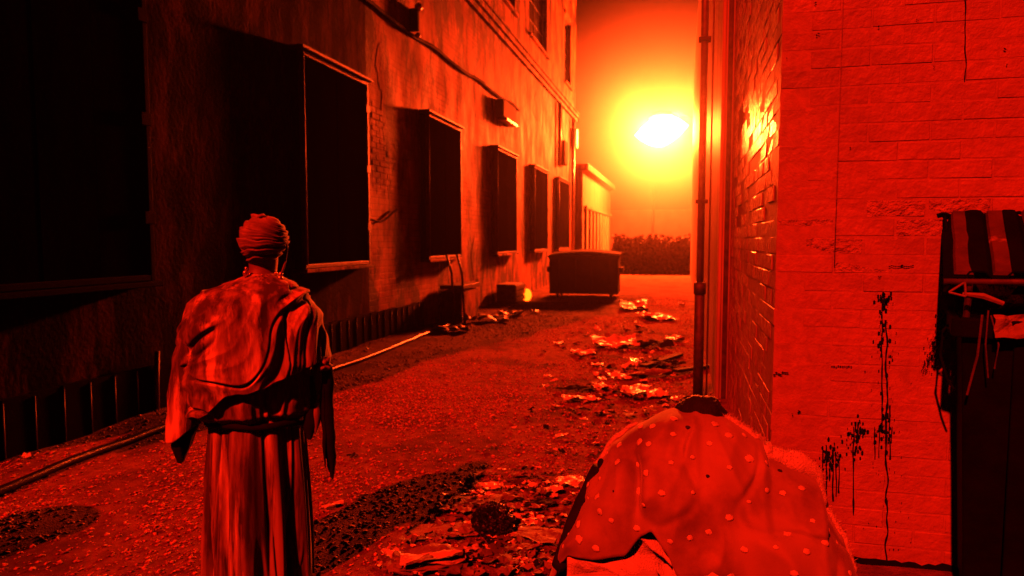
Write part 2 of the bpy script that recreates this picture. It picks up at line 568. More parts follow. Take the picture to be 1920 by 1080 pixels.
# ledge with drips, string course, parapet
mb = MB(O)
mb.box(WX - 0.02, WX + 0.16, Y0B, Y1B - 0.03, 6.98, 7.12)
mb.box(WX - 0.02, WX + 0.09, Y0B, Y1B - 0.03, 6.84, 6.978)
mb.build('ledge', M_plaster, lb)
for k in range(22):                              # slabs that top the ledge
    y = Y0B + 0.02 + k * 1.228
    MB(O).box(WX - 0.01, WX + 0.2, y, y + 1.2, 7.122, 7.16 + 0.01 * (k % 3)).build('coping_slab', M_plaster, lb)
mb = MB(O)
mb.tube([(WX + 0.05 + 0.012 * math.sin(k * 1.7), 9.0 + k * 0.42, 5.18 + 0.03 * math.sin(k * 0.9) + 0.008 * k) for k in range(26)], 0.035, 6)
mb.build('cable', M_black, lb)
# wall fixture above the second cage (small bracket with glossy knob)
fx = MB(O).box(WX, WX + 0.16, 11.42, 11.5, 5.28, 5.66).build('bracket', M_black, lb, bevel=0.01)
MB(O).ball((WX + 0.16, 11.46, 5.68), 0.07, 12, 8).build('insulator', M_galv, fx, smooth=True)
MB(O).ball((WX + 0.12, 11.52, 5.22), 0.05, 12, 8).build('insulator', M_galv, fx, smooth=True)
# vent hood high on the wall
vt = MB(O).box(WX, WX + 0.22, 17.1, 18.4, 4.78, 5.22).build('vent_box', M_black, lb, bevel=0.01)
MB(O).box(WX + 0.02, WX + 0.26, 17.3, 18.45, 4.72, 4.775).build('vent_lip', M_galv, vt)
# down pipes by the far end
for y, z0, z1 in ((25.9, 4.45, 6.8), (29.2, 0.1, 6.8)):
    mb = MB(O)
    mb.tube([(WX + 0.1, y, z0), (WX + 0.1, y, z1)], 0.075, 10)
    mb.build('downpipe', M_galv, lb, smooth=True)
MB(O).box(WX, WX + 0.2, 29.5, 30.0, 5.6, 6.4).build('junction_box', M_galv, lb, bevel=0.01)
MB(O).box(WX, WX + 0.2, 26.6, 27.3, 4.6, 5.5).build('junction_box', M_black, lb, bevel=0.01)
# looping wire between the cages
mb = MB(O)
mb.tube([(WX + 0.04, 9.35 + k * 0.17, 2.02 - 0.1 * math.sin(k / 8 * math.pi) + 0.12 * smooth(4, 8, k)) for k in range(9)], 0.018, 6)
mb.build('cable', M_black, lb)


def window_cage(y0, y1, M_iron=M_iron):
    root = MB(O)
    t = 0.055
    d = 0.06
    x0, x1 = CX - d, CX
    # frame
    f = MB(O)
    f.box(x0, x1, y0, y0 + t, CZ0, CZ1)
    f.box(x0, x1, y1 - t, y1, CZ0, CZ1)
    f.box(x0, x1 - 0.002, y0 + t, y1 - t, CZ1 - t, CZ1)
    f.box(x0, x1 - 0.002, y0 + t, y1 - t, CZ0, CZ0 + t)
    fr = f.build('window_cage', M_iron, lb, bevel=0.008)
    s = MB(O)
    s.box(WX - 0.02, x0 - 0.002, y0 + 0.004, y0 + 0.028, CZ0 + 0.01, CZ1 - 0.01)
    s.build('side_plate', M_shut, fr)
    s = MB(O)
    s.box(WX - 0.02, x0 - 0.002, y1 - 0.028, y1 - 0.004, CZ0 + 0.01, CZ1 - 0.01)
    s.build('side_plate', M_shut, fr)
    MB(O).box(WX - 0.02, CX + 0.05, y0 - 0.05, y1 + 0.06, CZ1 + 0.012, CZ1 + 0.05).build('hood', M_iron, fr, bevel=0.005)
    MB(O).box(WX - 0.02, CX + 0.035, y0 - 0.03, y1 + 0.05, CZ0 - 0.05, CZ0 - 0.004).build('sill', M_black if y0 < 4 else M_plaster, fr, bevel=0.006)
    n = 4
    wd = (y1 - y0 - 2 * t) / n
    for k in range(n):
        a = y0 + t + k * wd
        MB(O).box(x0 + 0.008, x1 - 0.022 - 0.004 * (k % 2), a + 0.004, a + wd - 0.004, CZ0 + t + 0.002, CZ1 - t - 0.002).build('shutter_panel', M_shut, fr)
    for z in (CZ0 + 0.5, 2.62, CZ1 - 0.45):
        MB(O).box(x1 + 0.001, x1 + 0.02, y1 - 0.12, y1 - 0.006, z, z + 0.11).build('hinge', M_iron, fr, bevel=0.004)
    MB(O).tube([(x1 + 0.012, y0 + 0.004, CZ0 + 0.05), (x1 + 0.012, y0 + 0.004, CZ1 - 0.02)], 0.016, 8).build('edge_rod', M_iron, fr, smooth=True)


for a, b in cages:
    window_cage(a, b, M_black if a < 4 else M_iron)


def upper_window(y0, y1, z0, z1):
    X = WX - 0.2
    f = MB(O)
    t = 0.07
    f.box(X, X + 0.06, y0, y0 + t, z0, z1)
    f.box(X, X + 0.06, y1 - t, y1, z0, z1)
    f.box(X, X + 0.058, y0 + t, y1 - t, z1 - t, z1)
    f.box(X, X + 0.058, y0 + t, y1 - t, z0, z0 + t)
    fr = f.build('window', M_iron, lb)
    nx, nz = 4, 4
    dy, dz = (y1 - y0 - 2 * t) / nx, (z1 - z0 - 2 * t) / nz
    for i in range(nx):
        for j in range(nz):
            a, c = y0 + t + i * dy, z0 + t + j * dz
            MB(O).box(X + 0.02, X + 0.03, a + 0.012, a + dy - 0.012, c + 0.012, c + dz - 0.012).build('pane', M_glass, fr)
    b = MB(O)
    for i in range(1, nx):
        b.box(X + 0.014, X + 0.045, y0 + t + i * dy - 0.012, y0 + t + i * dy + 0.012, z0 + t, z1 - t)
    for j in range(1, nz):
        b.box(X + 0.012, X + 0.04, y0 + t, y1 - t, z0 + t + j * dz - 0.012, z0 + t + j * dz + 0.012)
    b.build('glazing_bars', M_iron, fr)
    MB(O).box(X, WX + 0.1, y0 - 0.08, y1 + 0.08, z0 - 0.09, z0 - 0.004).build('sill', M_plaster, fr, bevel=0.006)
    MB(O).box(X + 0.08, WX + 0.06, y0 - 0.08, y1 + 0.08, z1 + 0.004, z1 + 0.16).build('lintel', M_plaster, fr, bevel=0.006)


for h in upper:
    upper_window(*h)

# black skirting boards along the foot of the wall, with bright beads over the joints
k = 0
y = 3.5
while y < 11.8:
    MB(O).box(WX + 0.004, WX + 0.045 + 0.006 * (k % 2), y, y + 0.242, -0.05, 0.49 + 0.012 * rnd.random()).build('skirting_board', M_black, lb)
    b = MB(O)
    b.tube([(WX + 0.054, y + 0.243, 0.0), (WX + 0.054 + 0.004 * rnd.random(), y + 0.243, 0.475)], 0.006, 8)
    b.build('joint_bead', M_bead, lb, smooth=True)
    y += 0.246
    k += 1
MB(O).tube([(WX + 0.075, 5.16, 0.07), (WX + 0.07, 5.2, 0.62)], 0.022, 10).build('corner_post', M_iron, lb, smooth=True)

# utility box standing against the foot of the wall
ub = tag(empty('utility_box', (WX + 0.3, 13.2, 0)), 'low slatted box with upright pipes at foot of left wall', 'box')
U = ub.location.copy()
MB(U).box(-4.62, -4.2, 12.75, 13.9, 0.0, 0.62).build('body', M_plaster, ub, bevel=0.02)
MB(U).box(-4.64, -4.17, 12.7, 13.95, 0.66, 0.74).build('lid', M_iron, ub, bevel=0.01)
for yy, xx in ((12.6, -4.3), (12.75, -4.14)):
    MB(U).tube([(xx, yy, 0), (xx - 0.02, yy - 0.1, 1.0), (xx - 0.12, yy - 0.1, 1.35)], 0.025, 8).build('pipe', M_iron, ub, smooth=True)
# second smaller crate and rubble further along
cr = tag(empty('crate', (-4.35, 17.3, 0)), 'small dark crate against left wall before the dumpster', 'crate')
Cc = cr.location.copy()
MB(Cc).box(-4.6, -4.1, 16.8, 17.8, 0.03, 0.5).build('body', M_card, cr, bevel=0.02)
for j in range(3):
    MB(Cc).box(-4.095, -4.07, 16.78, 17.82, 0.06 + j * 0.15, 0.16 + j * 0.15).build('slat', M_wood, cr)

# hose along the wall
mb = MB((-4.2, 7.5, 0))
path = []
for k in range(90):
    y = 3.2 + k * 0.1
    x = -4.2 + 0.05 * math.sin(y * 0.9) + 0.03 * mn.noise(Vector((0, y * 1.1, 0)))
    path.append((x, y, gz(x, y) + 0.03))
mb.tube(path, 0.03, 10)
hz = mb.build('hose', M_hose, None, smooth=True)
hz.location = (-4.2, 7.5, 0)
tag(hz, 'long black rubber hose lying beside the left wall', 'hose')

# ------------------------------------------------------------------ low building at the far left
lo = tag(empty('low_building', (-4.4, 36.5, 0)), 'low yellow-lit flat-roofed building beyond the long one, near the lamp', 'building')
O2 = lo.location.copy()
MB(O2).box(-11, -4.4, 30.8, 43, -0.2, 4.75).build('wall', M_smooth, lo)
MB(O2).box(-11.2, -4.15, 30.75, 43.25, 4.755, 5.05).build('cornice', M_smooth, lo, bevel=0.03)
for k in range(8):
    y = 31.4 + k * 1.35
    MB(O2).box(-4.398, -4.28, y, y + 0.42, 0, 3.05).build('pilaster', M_smooth, lo, bevel=0.01)
    MB(O2).box(-4.398, -4.36, y + 0.44, y + 1.33, 0.02, 2.85).build('door_panel', M_iron, lo)
MB(O2).box(-4.398, -4.25, 31.2, 42.6, 3.06, 3.2).build('band', M_smooth, lo, bevel=0.01)

# ------------------------------------------------------------------ far end: hedge, warehouse, pole
hd = tag(empty('hedge', (-0.2, 33.6, 0)), 'dark clipped hedge closing the far end of the alley', 'hedge')
n = 16000
xs = rs.uniform(-3.3, 7, n)
ys = rs.uniform(33.0, 34.2, n)
zs = rs.uniform(0.0, 1.0, n)
top = np.array([1.82 + 0.16 * mn.noise(Vector((x * 1.1, 0, 0))) + 0.1 * mn.noise(Vector((x * 4, y, 0))) for x, y in zip(xs, ys)])
cs = np.stack([xs + 0.2, ys - 33.6, zs * top], 1)
A = rs.normal(size=(n, 3)); A /= np.linalg.norm(A, axis=1)[:, None]
B = np.cross(A, rs.normal(size=(n, 3))); B /= np.linalg.norm(B, axis=1)[:, None]
s = rs.uniform(0.05, 0.13, n)[:, None]
V = np.stack([cs - A * s, cs + B * s * 0.6, cs + A * s, cs - B * s * 0.6], 1).reshape(-1, 3)
me = bpy.data.meshes.new('leaves')
me.from_pydata(V.tolist(), [], (np.arange(n)[:, None] * 4 + np.arange(4)[None]).tolist())
me.materials.append(M_leaf)
lv = bpy.data.objects.new('leaves', me); col.objects.link(lv); lv.parent = hd; lv['kind'] = 'stuff'
mb = MB((-0.2, 33.6, 0))
for k in range(16):
    x = -3.1 + k * 0.66
    mb.tube([(x, 33.6, 0), (x + 0.1, 33.55, 0.9), (x - 0.05, 33.6, 1.5)], [0.05, 0.035, 0.012], 6)
mb.box(-3.2, 6.9, 33.3, 33.8, -0.05, 1.6)
mb.build('branches', M_bark, hd)
fw_ = tag(empty('warehouse', (-1, 62, 0)), 'faint flat warehouse beyond the hedge at the end', 'building')
O3 = fw_.location.copy()
MB(O3).box(-16, 14, 62, 72, -0.2, 4.0).build('wall', M_farwall, fw_)
MB(O3).box(-16.2, 14.2, 61.8, 72.2, 4.005, 4.3).build('roof_edge', M_farwall, fw_)
up_ = tag(empty('utility_pole', (-2.4, 58, 0)), 'thin distant utility pole standing before the far warehouse', 'pole')
MB((-2.4, 58, 0)).tube([(-2.4, 58, 0), (-2.4, 58, 6.0)], [0.14, 0.1], 8).build('pole', M_bark, up_)
MB((-2.4, 58, 0)).box(-2.6, -2.2, 57.8, 58.2, 5.0, 5.5).build('transformer', M_bark, up_)

# ------------------------------------------------------------------ street lamp
LX, LY, LZ = -1.148, 36.0, 7.18
sl = tag(empty('street_lamp', (0.78, LY, 0)), 'blazing street lamp on a bracket arm at the far end', 'street lamp')
OL = sl.location.copy()
MB(OL).tube([(0.78, LY, 0), (0.78, LY, 4), (0.78, LY, 7.4)], [0.12, 0.1, 0.075], 12).build('pole', M_pole, sl, smooth=True)
MB(OL).tube([(0.78, LY, 7.3), (0.5, LY, 7.75), (0, LY, 7.9), (-0.5, LY, 8.1), (-0.95, LY, 8.12)], 0.04, 8).build('arm', M_pole, sl, smooth=True)
MB(OL).tube([(0.78, LY, 0), (0.78, LY, 0.3)], [0.22, 0.18], 12).build('base', M_pole, sl)
hd_ = MB(OL)
hd_.rings([[(LX + math.cos(a) * r1, LY + math.sin(a) * r1, LZ + dz) for a in [2 * math.pi * k / 20 for k in range(20)]]
           for r1, dz in ((0.6, 0.7), (0.62, 0.76), (0.5, 0.9), (0.2, 0.98), (0.05, 1.0))])
hd_.build('housing', M_pole, sl, smooth=True)
M_lamp = emit('lamp_glow', LAMP_COL, LAMP_STRENGTH)
P = []
for j in range(33):                              # the lamp's flare put into the shape: long, lens-like, pointed at both ends
    u = -1 + 2 * j / 32
    rr = (1 - abs(u) ** 1.7) + 0.004
    P.append([(LX + u * 1.3, LY + math.cos(a) * rr * 0.75, LZ + u * 0.2 + math.sin(a) * rr * 0.78) for a in [2 * math.pi * k / 28 for k in range(28)]])
MB(OL).rings(P).build('flare_diffuser', M_lamp, sl, smooth=True)

# ------------------------------------------------------------------ right brick building
BX, BY = 0.462, 3.70
rb = tag(empty('brick_building', (BX, BY, 0)), 'painted brick building with drip stains on the right', 'building')
OB = rb.location.copy()
HR = 8.5
mb = MB(OB)
mb.box(BX + 0.0016, 7.0, BY + 0.0016, 7.19, -0.3, HR - 0.02)
bw = mb.build('wall', M_mortar, rb)


def brick_mesh(name, L, H, D, jit, seed):
    bm = bmesh.new()
    bmesh.ops.create_cube(bm, size=1.0)
    for v in bm.verts:
        v.co.x *= L; v.co.y *= D; v.co.z *= H
    bmesh.ops.bevel(bm, geom=bm.edges[:], offset=0.0035, segments=1, affect='EDGES', profile=0.5)
    rr = random.Random(seed)
    for v in bm.verts:
        v.co += Vector((rr.uniform(-jit, jit), rr.uniform(-jit, jit) * 0.7, rr.uniform(-jit, jit)))
    me = bpy.data.meshes.new(name)
    bm.to_mesh(me)
    bm.free()
    me.materials.append(M_paint)
    me.update()
    return me


BP, CP = 0.272, 0.0915                      # brick pitch and course pitch
gloss_ = [brick_mesh('brick', BP - 0.009, CP - 0.008, 0.13, 0.0022, 90 + i) for i in range(5)]
for me_ in gloss_:
    me_.materials[0] = M_gloss
full = [brick_mesh('brick', BP - 0.006, CP - 0.005, 0.13, 0.0016, i) for i in range(7)]
rough_ = [brick_mesh('brick', BP - 0.014, CP - 0.013, 0.13, 0.005, 40 + i) for i in range(5)]
for me_ in rough_:
    me_.materials[0] = M_spall
half = [brick_mesh('brick', 0.13 - 0.009, CP - 0.008, 0.13, 0.0022, 70 + i) for i in range(3)]
rb_rest = MB(OB)
rest_side = MB(OB)
nfront = nside = 0
nc = int(HR / CP)
for c in range(nc):
    z = (c + 0.5) * CP
    odd = c % 2
    # front, facing the camera
    x = BX + (0.136 if odd else 0.0)
    while x < 6.9:
        spall = 1.42 < z < 1.86 and x < 1.3 and rnd.random() < 0.7
        proud = rnd.uniform(-0.0012, 0.0018) - (rnd.uniform(-0.001, 0.004) if spall else 0)
        if z < 2.9 and x < 1.62:
            me = rnd.choice(rough_ if spall else full)
            o = inst('brick', me, rb, (x + BP / 2 - BX, 0.065 - proud, z), (rnd.uniform(-.006, .006), rnd.uniform(-.008, .008), rnd.uniform(-.005, .005)))
            nfront += 1
        else:
            rb_rest.box(x + 0.004, x + BP - 0.005, BY - rnd.uniform(-0.003, 0.003), BY + 0.1, z - CP / 2 + 0.004, z + CP / 2 - 0.004)
        x += BP
    # side, facing the alley
    y = BY + (0.0 if odd else 0.136)
    j = 0
    while y < 7.0:
        proud = rnd.uniform(-0.003, 0.003)
        if z < 2.9 and j < 4 and z > 0.3:
            inst('brick', rnd.choice(full if odd and j == 0 else gloss_), rb, (0.065 - proud, y + BP / 2 - BY, z), (rnd.uniform(-.014, .014), 0, math.pi / 2 + rnd.uniform(-.016, .016)))
            nside += 1
        else:
            y2 = min(y + BP - 0.005, 7.17)
            rest_side.box(BX - proud, BX + 0.1, y + 0.004, y2, z - CP / 2 + 0.004, z + CP / 2 - 0.004)
        y += BP
        j += 1
tag(rb_rest.build('brick_courses', M_paint, rb), kind='stuff')
tag(rest_side.build('brick_courses', M_gloss, rb), kind='stuff')
MB(OB).box(BX - 0.08, 7.0, BY - 0.08, 7.2, HR, HR + 0.2).build('coping', M_mortar, rb, bevel=0.02)

# drips, spatter and holes on the front
dr = MB(OB)
DY = BY - 0.009


def blotch(x, y, r, el=1.0):
    c = at_y(x, y, DY)
    n = 9
    s = 3.7 / FPX * r * 0.58
    ph = rnd.random() * 10
    dr.add([(c.x + math.cos(a) * s * (1 + 0.5 * mn.noise(Vector((math.cos(a), math.sin(a), ph)))), DY, c.z + math.sin(a) * s * el * (1 + 0.5 * mn.noise(Vector((math.cos(a), math.sin(a), ph + 5)))))
            for a in [2 * math.pi * k / n for k in range(n)]], [tuple(range(n))])


def drip(pts, w):
    L_, Rr = [], []
    for k, (x, y) in enumerate(pts):
        c = at_y(x, y, DY)
        ww = 3.7 / FPX * w * 0.62 * (0.6 + 0.7 * abs(mn.noise(Vector((x, y * 0.11, 0)))) * 2) * 0.5
        L_.append((c.x - ww, DY - 0.0006, c.z)); Rr.append((c.x + ww, DY - 0.0006, c.z))
    dr.grid([L_, Rr])


def run(x, y0, y1, w, wob=2.0):
    n = max(4, int((y1 - y0) / 8))
    drip([(x + wob * mn.noise(Vector((x * 0.3, (y0 + (y1 - y0) * k / n) * 0.03, 1.0))), y0 + (y1 - y0) * k / n) for k in range(n + 1)], w)


run(1654, 560, 800, 4); run(1662, 600, 1060, 5, 5); run(1668, 760, 860, 4); run(1600, 800, 965, 4)
for x in (1542, 1549, 1556, 1562, 1568, 1573):
    run(x, 845 + rnd.uniform(-12, 12), 890 + rnd.uniform(0, 50), 4)
for x in (1608, 1640, 1648, 1672):
    run(x, 800, 830 + rnd.uniform(0, 30), 3)
for _ in range(100):
    blotch(rnd.gauss(1657, 8), rnd.choice([rnd.gauss(640, 30), rnd.gauss(800, 18), rnd.gauss(566, 10)]), rnd.uniform(1, 4.5), 1.4)
for _ in range(70):
    blotch(rnd.gauss(1603, 10), rnd.gauss(815, 16), rnd.uniform(1, 4), 1.5)
for _ in range(70):
    blotch(rnd.gauss(1557, 13), rnd.gauss(858, 16), rnd.uniform(1, 4), 1.6)
for _ in range(70):
    blotch(rnd.gauss(1665, 22), rnd.uniform(560, 1050), rnd.uniform(0.7, 1.8), 1.2)
dr.build('paint_drips', M_drip, rb, label='black paint drips and spatter running down the brick')
# rod's shadow painted on the brick beside the bin, in dark blotches
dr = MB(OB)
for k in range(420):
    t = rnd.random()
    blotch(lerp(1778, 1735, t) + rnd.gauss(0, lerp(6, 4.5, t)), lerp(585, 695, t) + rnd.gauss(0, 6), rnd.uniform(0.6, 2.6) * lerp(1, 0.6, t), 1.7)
tag(dr.build('rod_shadow', M_drip, rb), kind='stuff')
dr = MB(OB)
for x, y, r in ((1528, 5, 4), (1533, 64, 4), (1648, 50, 3), (1885, 92, 3.5), (1690, 499, 4), (1650, 520, 3.5), (1498, 771, 4.5), (1485, 778, 3), (1595, 277, 2.5),
                (1888, 122, 2.2), (1720, 38, 2.2), (1475, 110, 2), (1652, 120, 2.2), (1752, 124, 2.2)):
    for _ in range(3):
        blotch(x + rnd.gauss(0, r * 0.45), y + rnd.gauss(0, r * 0.45), r * rnd.uniform(0.3, 0.8), rnd.uniform(0.5, 1.3))
for x in range(1668, 1715, 4):
    blotch(x, 499 + rnd.uniform(-1, 1), 3.2, 0.5)
for x in range(1560, 1600, 4):
    blotch(x, 688 + rnd.uniform(-2, 1), 3.0, 0.6)
for x in range(1452, 1480, 4):
    blotch(x, 703 + rnd.uniform(-5, 2), 4.0, 0.6)
tag(dr.build('chip_holes', M_drip, rb), kind='stuff')
dr = MB(OB)
run(1810, -10, 150, 2.6, 3)
dr.build('crack', M_drip, rb)
# conduit seam
MB(OB).tube([tuple(at_y(1571, 300, BY - 0.01).xy) + (z,) for z in (1.5, 2.3, 3.2, 5.0)], 0.0022, 6).build('wire', M_paint, rb, smooth=True)
# rough dark strip along the foot of the wall
mb = MB(OB)
P1, P2 = [], []
for k in range(120):
    x = BX + k * 0.03
    P1.append((x, BY - 0.014, -0.05)); P2.append((x, BY - 0.012, 0.022 + 0.03 * max(0, mn.noise(Vector((x * 9, 0, 0)))) + 0.02 * mn.noise(Vector((x * 30, 2, 0)))))
mb.grid([P1, P2])
mb.build('dark_base_strip', M_drip, rb)

# ------------------------------------------------------------------ next building on the right, with the drainpipe
nb = tag(empty('rendered_building', (0.2, 7.2, 0)), 'smooth rendered building behind the painted brick one, drainpipe at its corner', 'building')
ON = nb.location.copy()
MB(ON).box(0.35, 7, 7.21, 31.0, -0.3, 8.9).build('wall', M_smooth, nb, bevel=0.015)
MB(ON).box(0.352, 0.385, 7.185, 7.208, 0, 8.8).build('batten', M_smooth, nb, bevel=0.006)
MB(ON).box(0.405, 0.452, 7.195, 7.209, 0, 8.8).build('batten', M_iron, nb, bevel=0.004)
dp = MB(ON).tube([(0.178, 7.2, 1.14), (0.178, 7.2, 4.0), (0.178, 7.2, 8.8)], 0.036, 14).build('drainpipe', M_galv, nb, smooth=True)
MB(ON).tube([(0.178, 7.2, 0.0), (0.178, 7.2, 1.12)], 0.05, 14).build('lower_pipe', M_iron, dp, smooth=True)
MB(ON).tube([(0.178, 7.2, 1.08), (0.178, 7.2, 1.2)], 0.06, 14).build('collar', M_iron, dp, smooth=True)
for z in (2.0, 3.6, 5.4):
    MB(ON).box(0.12, 0.24, 7.15, 7.25, z, z + 0.035).build('bracket', M_iron, dp)
MB(ON).tube([(0.262, 7.18, 0), (0.262, 7.18, 8)], 0.009, 8).build('conduit', M_galv, nb, smooth=True)

# ------------------------------------------------------------------ dumpster
dm = tag(empty('dumpster', (-2.7, 19.6, 0), R(2)), 'dark steel dumpster against the left wall below the lamp', 'dumpster')
W2, D2, H2 = 0.96, 0.6, 1.3
b = MB()
prof = [(-D2, 0.12), (-D2 - 0.04, 0.5), (-D2 - 0.06, H2 - 0.12), (D2, H2 - 0.05), (D2, 0.12)]
b.rings([[(x, y, z) for y, z in prof] for x in (-W2, W2)])
b.build('body', M_dump, dm, bevel=0.02)
b = MB()
for k in range(9):
    t = k / 8
    x = lerp(-W2 - 0.04, W2 + 0.04, t)
    b.v += [(x, -D2 - 0.12, H2 - 0.115 + 0.07 * math.sin(math.pi * t)), (x, D2 + 0.05, H2 - 0.03 + 0.09 * math.sin(math.pi * t))]
for k in range(8):
    b.f.append((2 * k, 2 * k + 2, 2 * k + 3, 2 * k + 1))
ld = b.build('lid', M_dump, dm, smooth=True)
sm = ld.modifiers.new('thick', 'SOLIDIFY'); sm.thickness = 0.03
for x in (-0.7, -0.23, 0.23, 0.7):
    MB().box(x - 0.03, x + 0.03, -D2 - 0.1, -D2 - 0.045, 0.15, H2 - 0.14).build('rib', M_dump, dm, bevel=0.01)
MB().box(-W2 - 0.02, W2 + 0.02, -D2 - 0.105, -D2 - 0.05, H2 - 0.2, H2 - 0.14).build('rim', M_dump, dm, bevel=0.01)
for sx in (-1, 1):
    MB().box(sx * W2 + (0 if sx > 0 else -0.12), sx * W2 + (0.12 if sx > 0 else 0), -0.35, 0.35, 0.72, 0.86).build('fork_pocket', M_dump, dm, bevel=0.01)
    for yy in (-0.45, 0.4):
        wl = MB()
        wl.tube([(sx * 0.75 - 0.03, yy, 0.07), (sx * 0.75 + 0.03, yy, 0.07)], 0.07, 14)
        wl.build('wheel', M_black, dm)

# small glowing marker lamp low on the wall beside the dumpster
ml = tag(empty('marker_lamp', (-4.5, 17.9, 0)), 'small glowing orange lamp low on the left wall', 'lamp')
pm = at_y(988, 553, 17.9)
OM = ml.location.copy()
MB(OM).box(-4.66, -4.3, 17.95, 18.05, 0.05, 0.14).build('bracket', M_iron, ml)
MB(OM).ball((pm.x, 17.9, pm.z), (0.13, 0.13, 0.17), 12, 8).build('globe', emit('marker_glow', (1, 0.07, 0.002), 7.0), ml, smooth=True)
MB(OM).tube([(-4.45, 18.0, 0.1), (pm.x, 17.95, pm.z - 0.14)], 0.03, 8).build('stem', M_iron, ml)

# ------------------------------------------------------------------ rubbish bin on the right
bn = tag(empty('rubbish_bin', (1.27, 3.665, 0), R(-16)), 'overflowing black rubbish bin with ribbed lid against brick wall', 'rubbish bin')
bn.scale = (1, 0.75, 1)
b = MB()
b.rings([[(x0_, -d_, z_), (1.0, -d_, z_), (1.0, e_, z_), (x0_, e_, z_)] for x0_, d_, e_, z_ in ((0.055, 0.5, -0.04, 0.06), (0.02, 0.54, 0.0, 0.9), (0.0, 0.56, 0.0, 1.3))], True, True)
b.build('body', M_black, bn, bevel=0.012)
b = MB()
b.box(-0.03, 1.02, -0.6, -0.562, 1.22, 1.3); b.box(-0.035, -0.002, -0.598, 0.01, 1.222, 1.302)
b.build('rim', M_black, bn, bevel=0.008)
for x in (0.22, 0.5, 0.78):
    MB().box(x - 0.035, x + 0.035, -0.575, -0.54, 0.12, 1.2).build('rib', M_black, bn, bevel=0.01)
MB().box(0.0, 0.05, -0.03, 0.02, 1.3, 1.66).build('hinge_post', M_black, bn, bevel=0.006)
MB().tube([(0.02, -0.5, 1.3), (0.03, -0.52, 1.52)], 0.013, 8).build('prop_rod', M_iron, bn)
# ribbed lid, tilted forward
P = []
nx_ = 61
for j in range(9):
    v = j / 8
    row = []
    for i in range(nx_):
        u = i / (nx_ - 1)
        x = -0.05 + u * 1.1
        y = 0.0 - v * 0.6
        ph = (x * 1 / 0.135) % 1.0
        rib = 0.028 * (smooth(0.08, 0.2, ph) - smooth(0.55, 0.68, ph))
        z = lerp(1.735, 1.50, v) - 0.03 * v * v + rib + 0.004 * mn.noise(Vector((x * 6, y * 6, 0)))
        if i == 0:
            z -= 0.07
        row.append((x - 0.012 * (i == 0), y, z))
    P.append(row)
ld = MB().grid(P).build('lid', M_black, bn)
M_band = mat('worn_lid_rib', (0.11, 0.07, 0.05), (0.05, 0.033, 0.025), rough=0.7, scale=8, bump=0.4, bscale=50, c3=(0.42, 0.3, 0.22), scale3=6, lo3=0.58, hi3=0.68)
for k in range(8):
    x0_ = -0.035 + k * 0.135
    Q = []
    for v in (0.0, 0.25, 0.5, 0.75, 1.0):
        zc = lerp(1.735, 1.50, v) - 0.03 * v * v + 0.032
        wob = 0.006 * mn.noise(Vector((k * 3.1, v * 3, 0)))
        Q.append([(x0_ + wob, -v * 0.6, zc - 0.016), (x0_ + 0.008 + wob, -v * 0.6, zc), (x0_ + 0.062 + wob, -v * 0.6, zc), (x0_ + 0.07 + wob, -v * 0.6, zc - 0.016)])
    MB().rings(Q).build('rib', M_band, ld)
s_ = ld.modifiers.new('thick', 'SOLIDIFY'); s_.thickness = 0.008
MB().tube([(-0.07, -0.605, 1.455), (0.3, -0.61, 1.462), (1.05, -0.6, 1.47)], 0.012, 8).build('front_lip', M_lid, ld, smooth=True)
MB().tube([(-0.09 + 0.02 * k, 0.012 + 0.004 * math.sin(k * 2.1), 1.748 + 0.008 * math.sin(k * 1.3)) for k in range(58)], 0.009, 6).build('back_rod', M_black, ld)
MB().tube([(-0.06, 0.0, 1.742), (-0.05, -0.08, 1.67)], 0.008, 6).build('clip', M_black, ld)
Mb = bn.matrix_basis.copy()
Mb = Matrix.Translation((1.27, 3.665, 0)) @ Matrix.Rotation(R(-16), 4, 'Z') @ Matrix.Diagonal((1, 0.75, 1, 1))


def bin_item(name, mb, m, label, cat, smooth_=False):
    o = mb.build(name, m, None, smooth_)
    o.matrix_world = Mb
    return tag(o, label, cat, 'rubbish overflowing from the bin')


def sheet(mb, c, sx, sy, rot, amp, seed, n=9, thick=False, lift=0.0, Rm=None, curl=0.0):
    """crumpled sheet with an uneven outline"""
    ca, sa = math.cos(rot), math.sin(rot)
    P = []
    for j in range(n):
        row = []
        for i in range(n):
            u, v = i / (n - 1) - 0.5, j / (n - 1) - 0.5
            e = 1 + 0.22 * mn.noise(Vector((u * 2.2, v * 2.2, seed)))
            x, y = u * sx * e, v * sy * e
            z = amp * (0.5 + mn.noise(Vector((u * 2.6 + seed, v * 2.6, seed * 1.7))) + 0.45 * abs(mn.noise(Vector((u * 7, v * 7 + seed, seed))))) + curl * (abs(u) * 2) ** 3
            p = Vector((x, y, z))
            if Rm:
                p = Rm @ p
            row.append((c[0] + p.x * ca - p.y * sa, c[1] + p.x * sa + p.y * ca, c[2] + p.z + lift))
        P.append(row)
    mb.grid(P)
    return mb


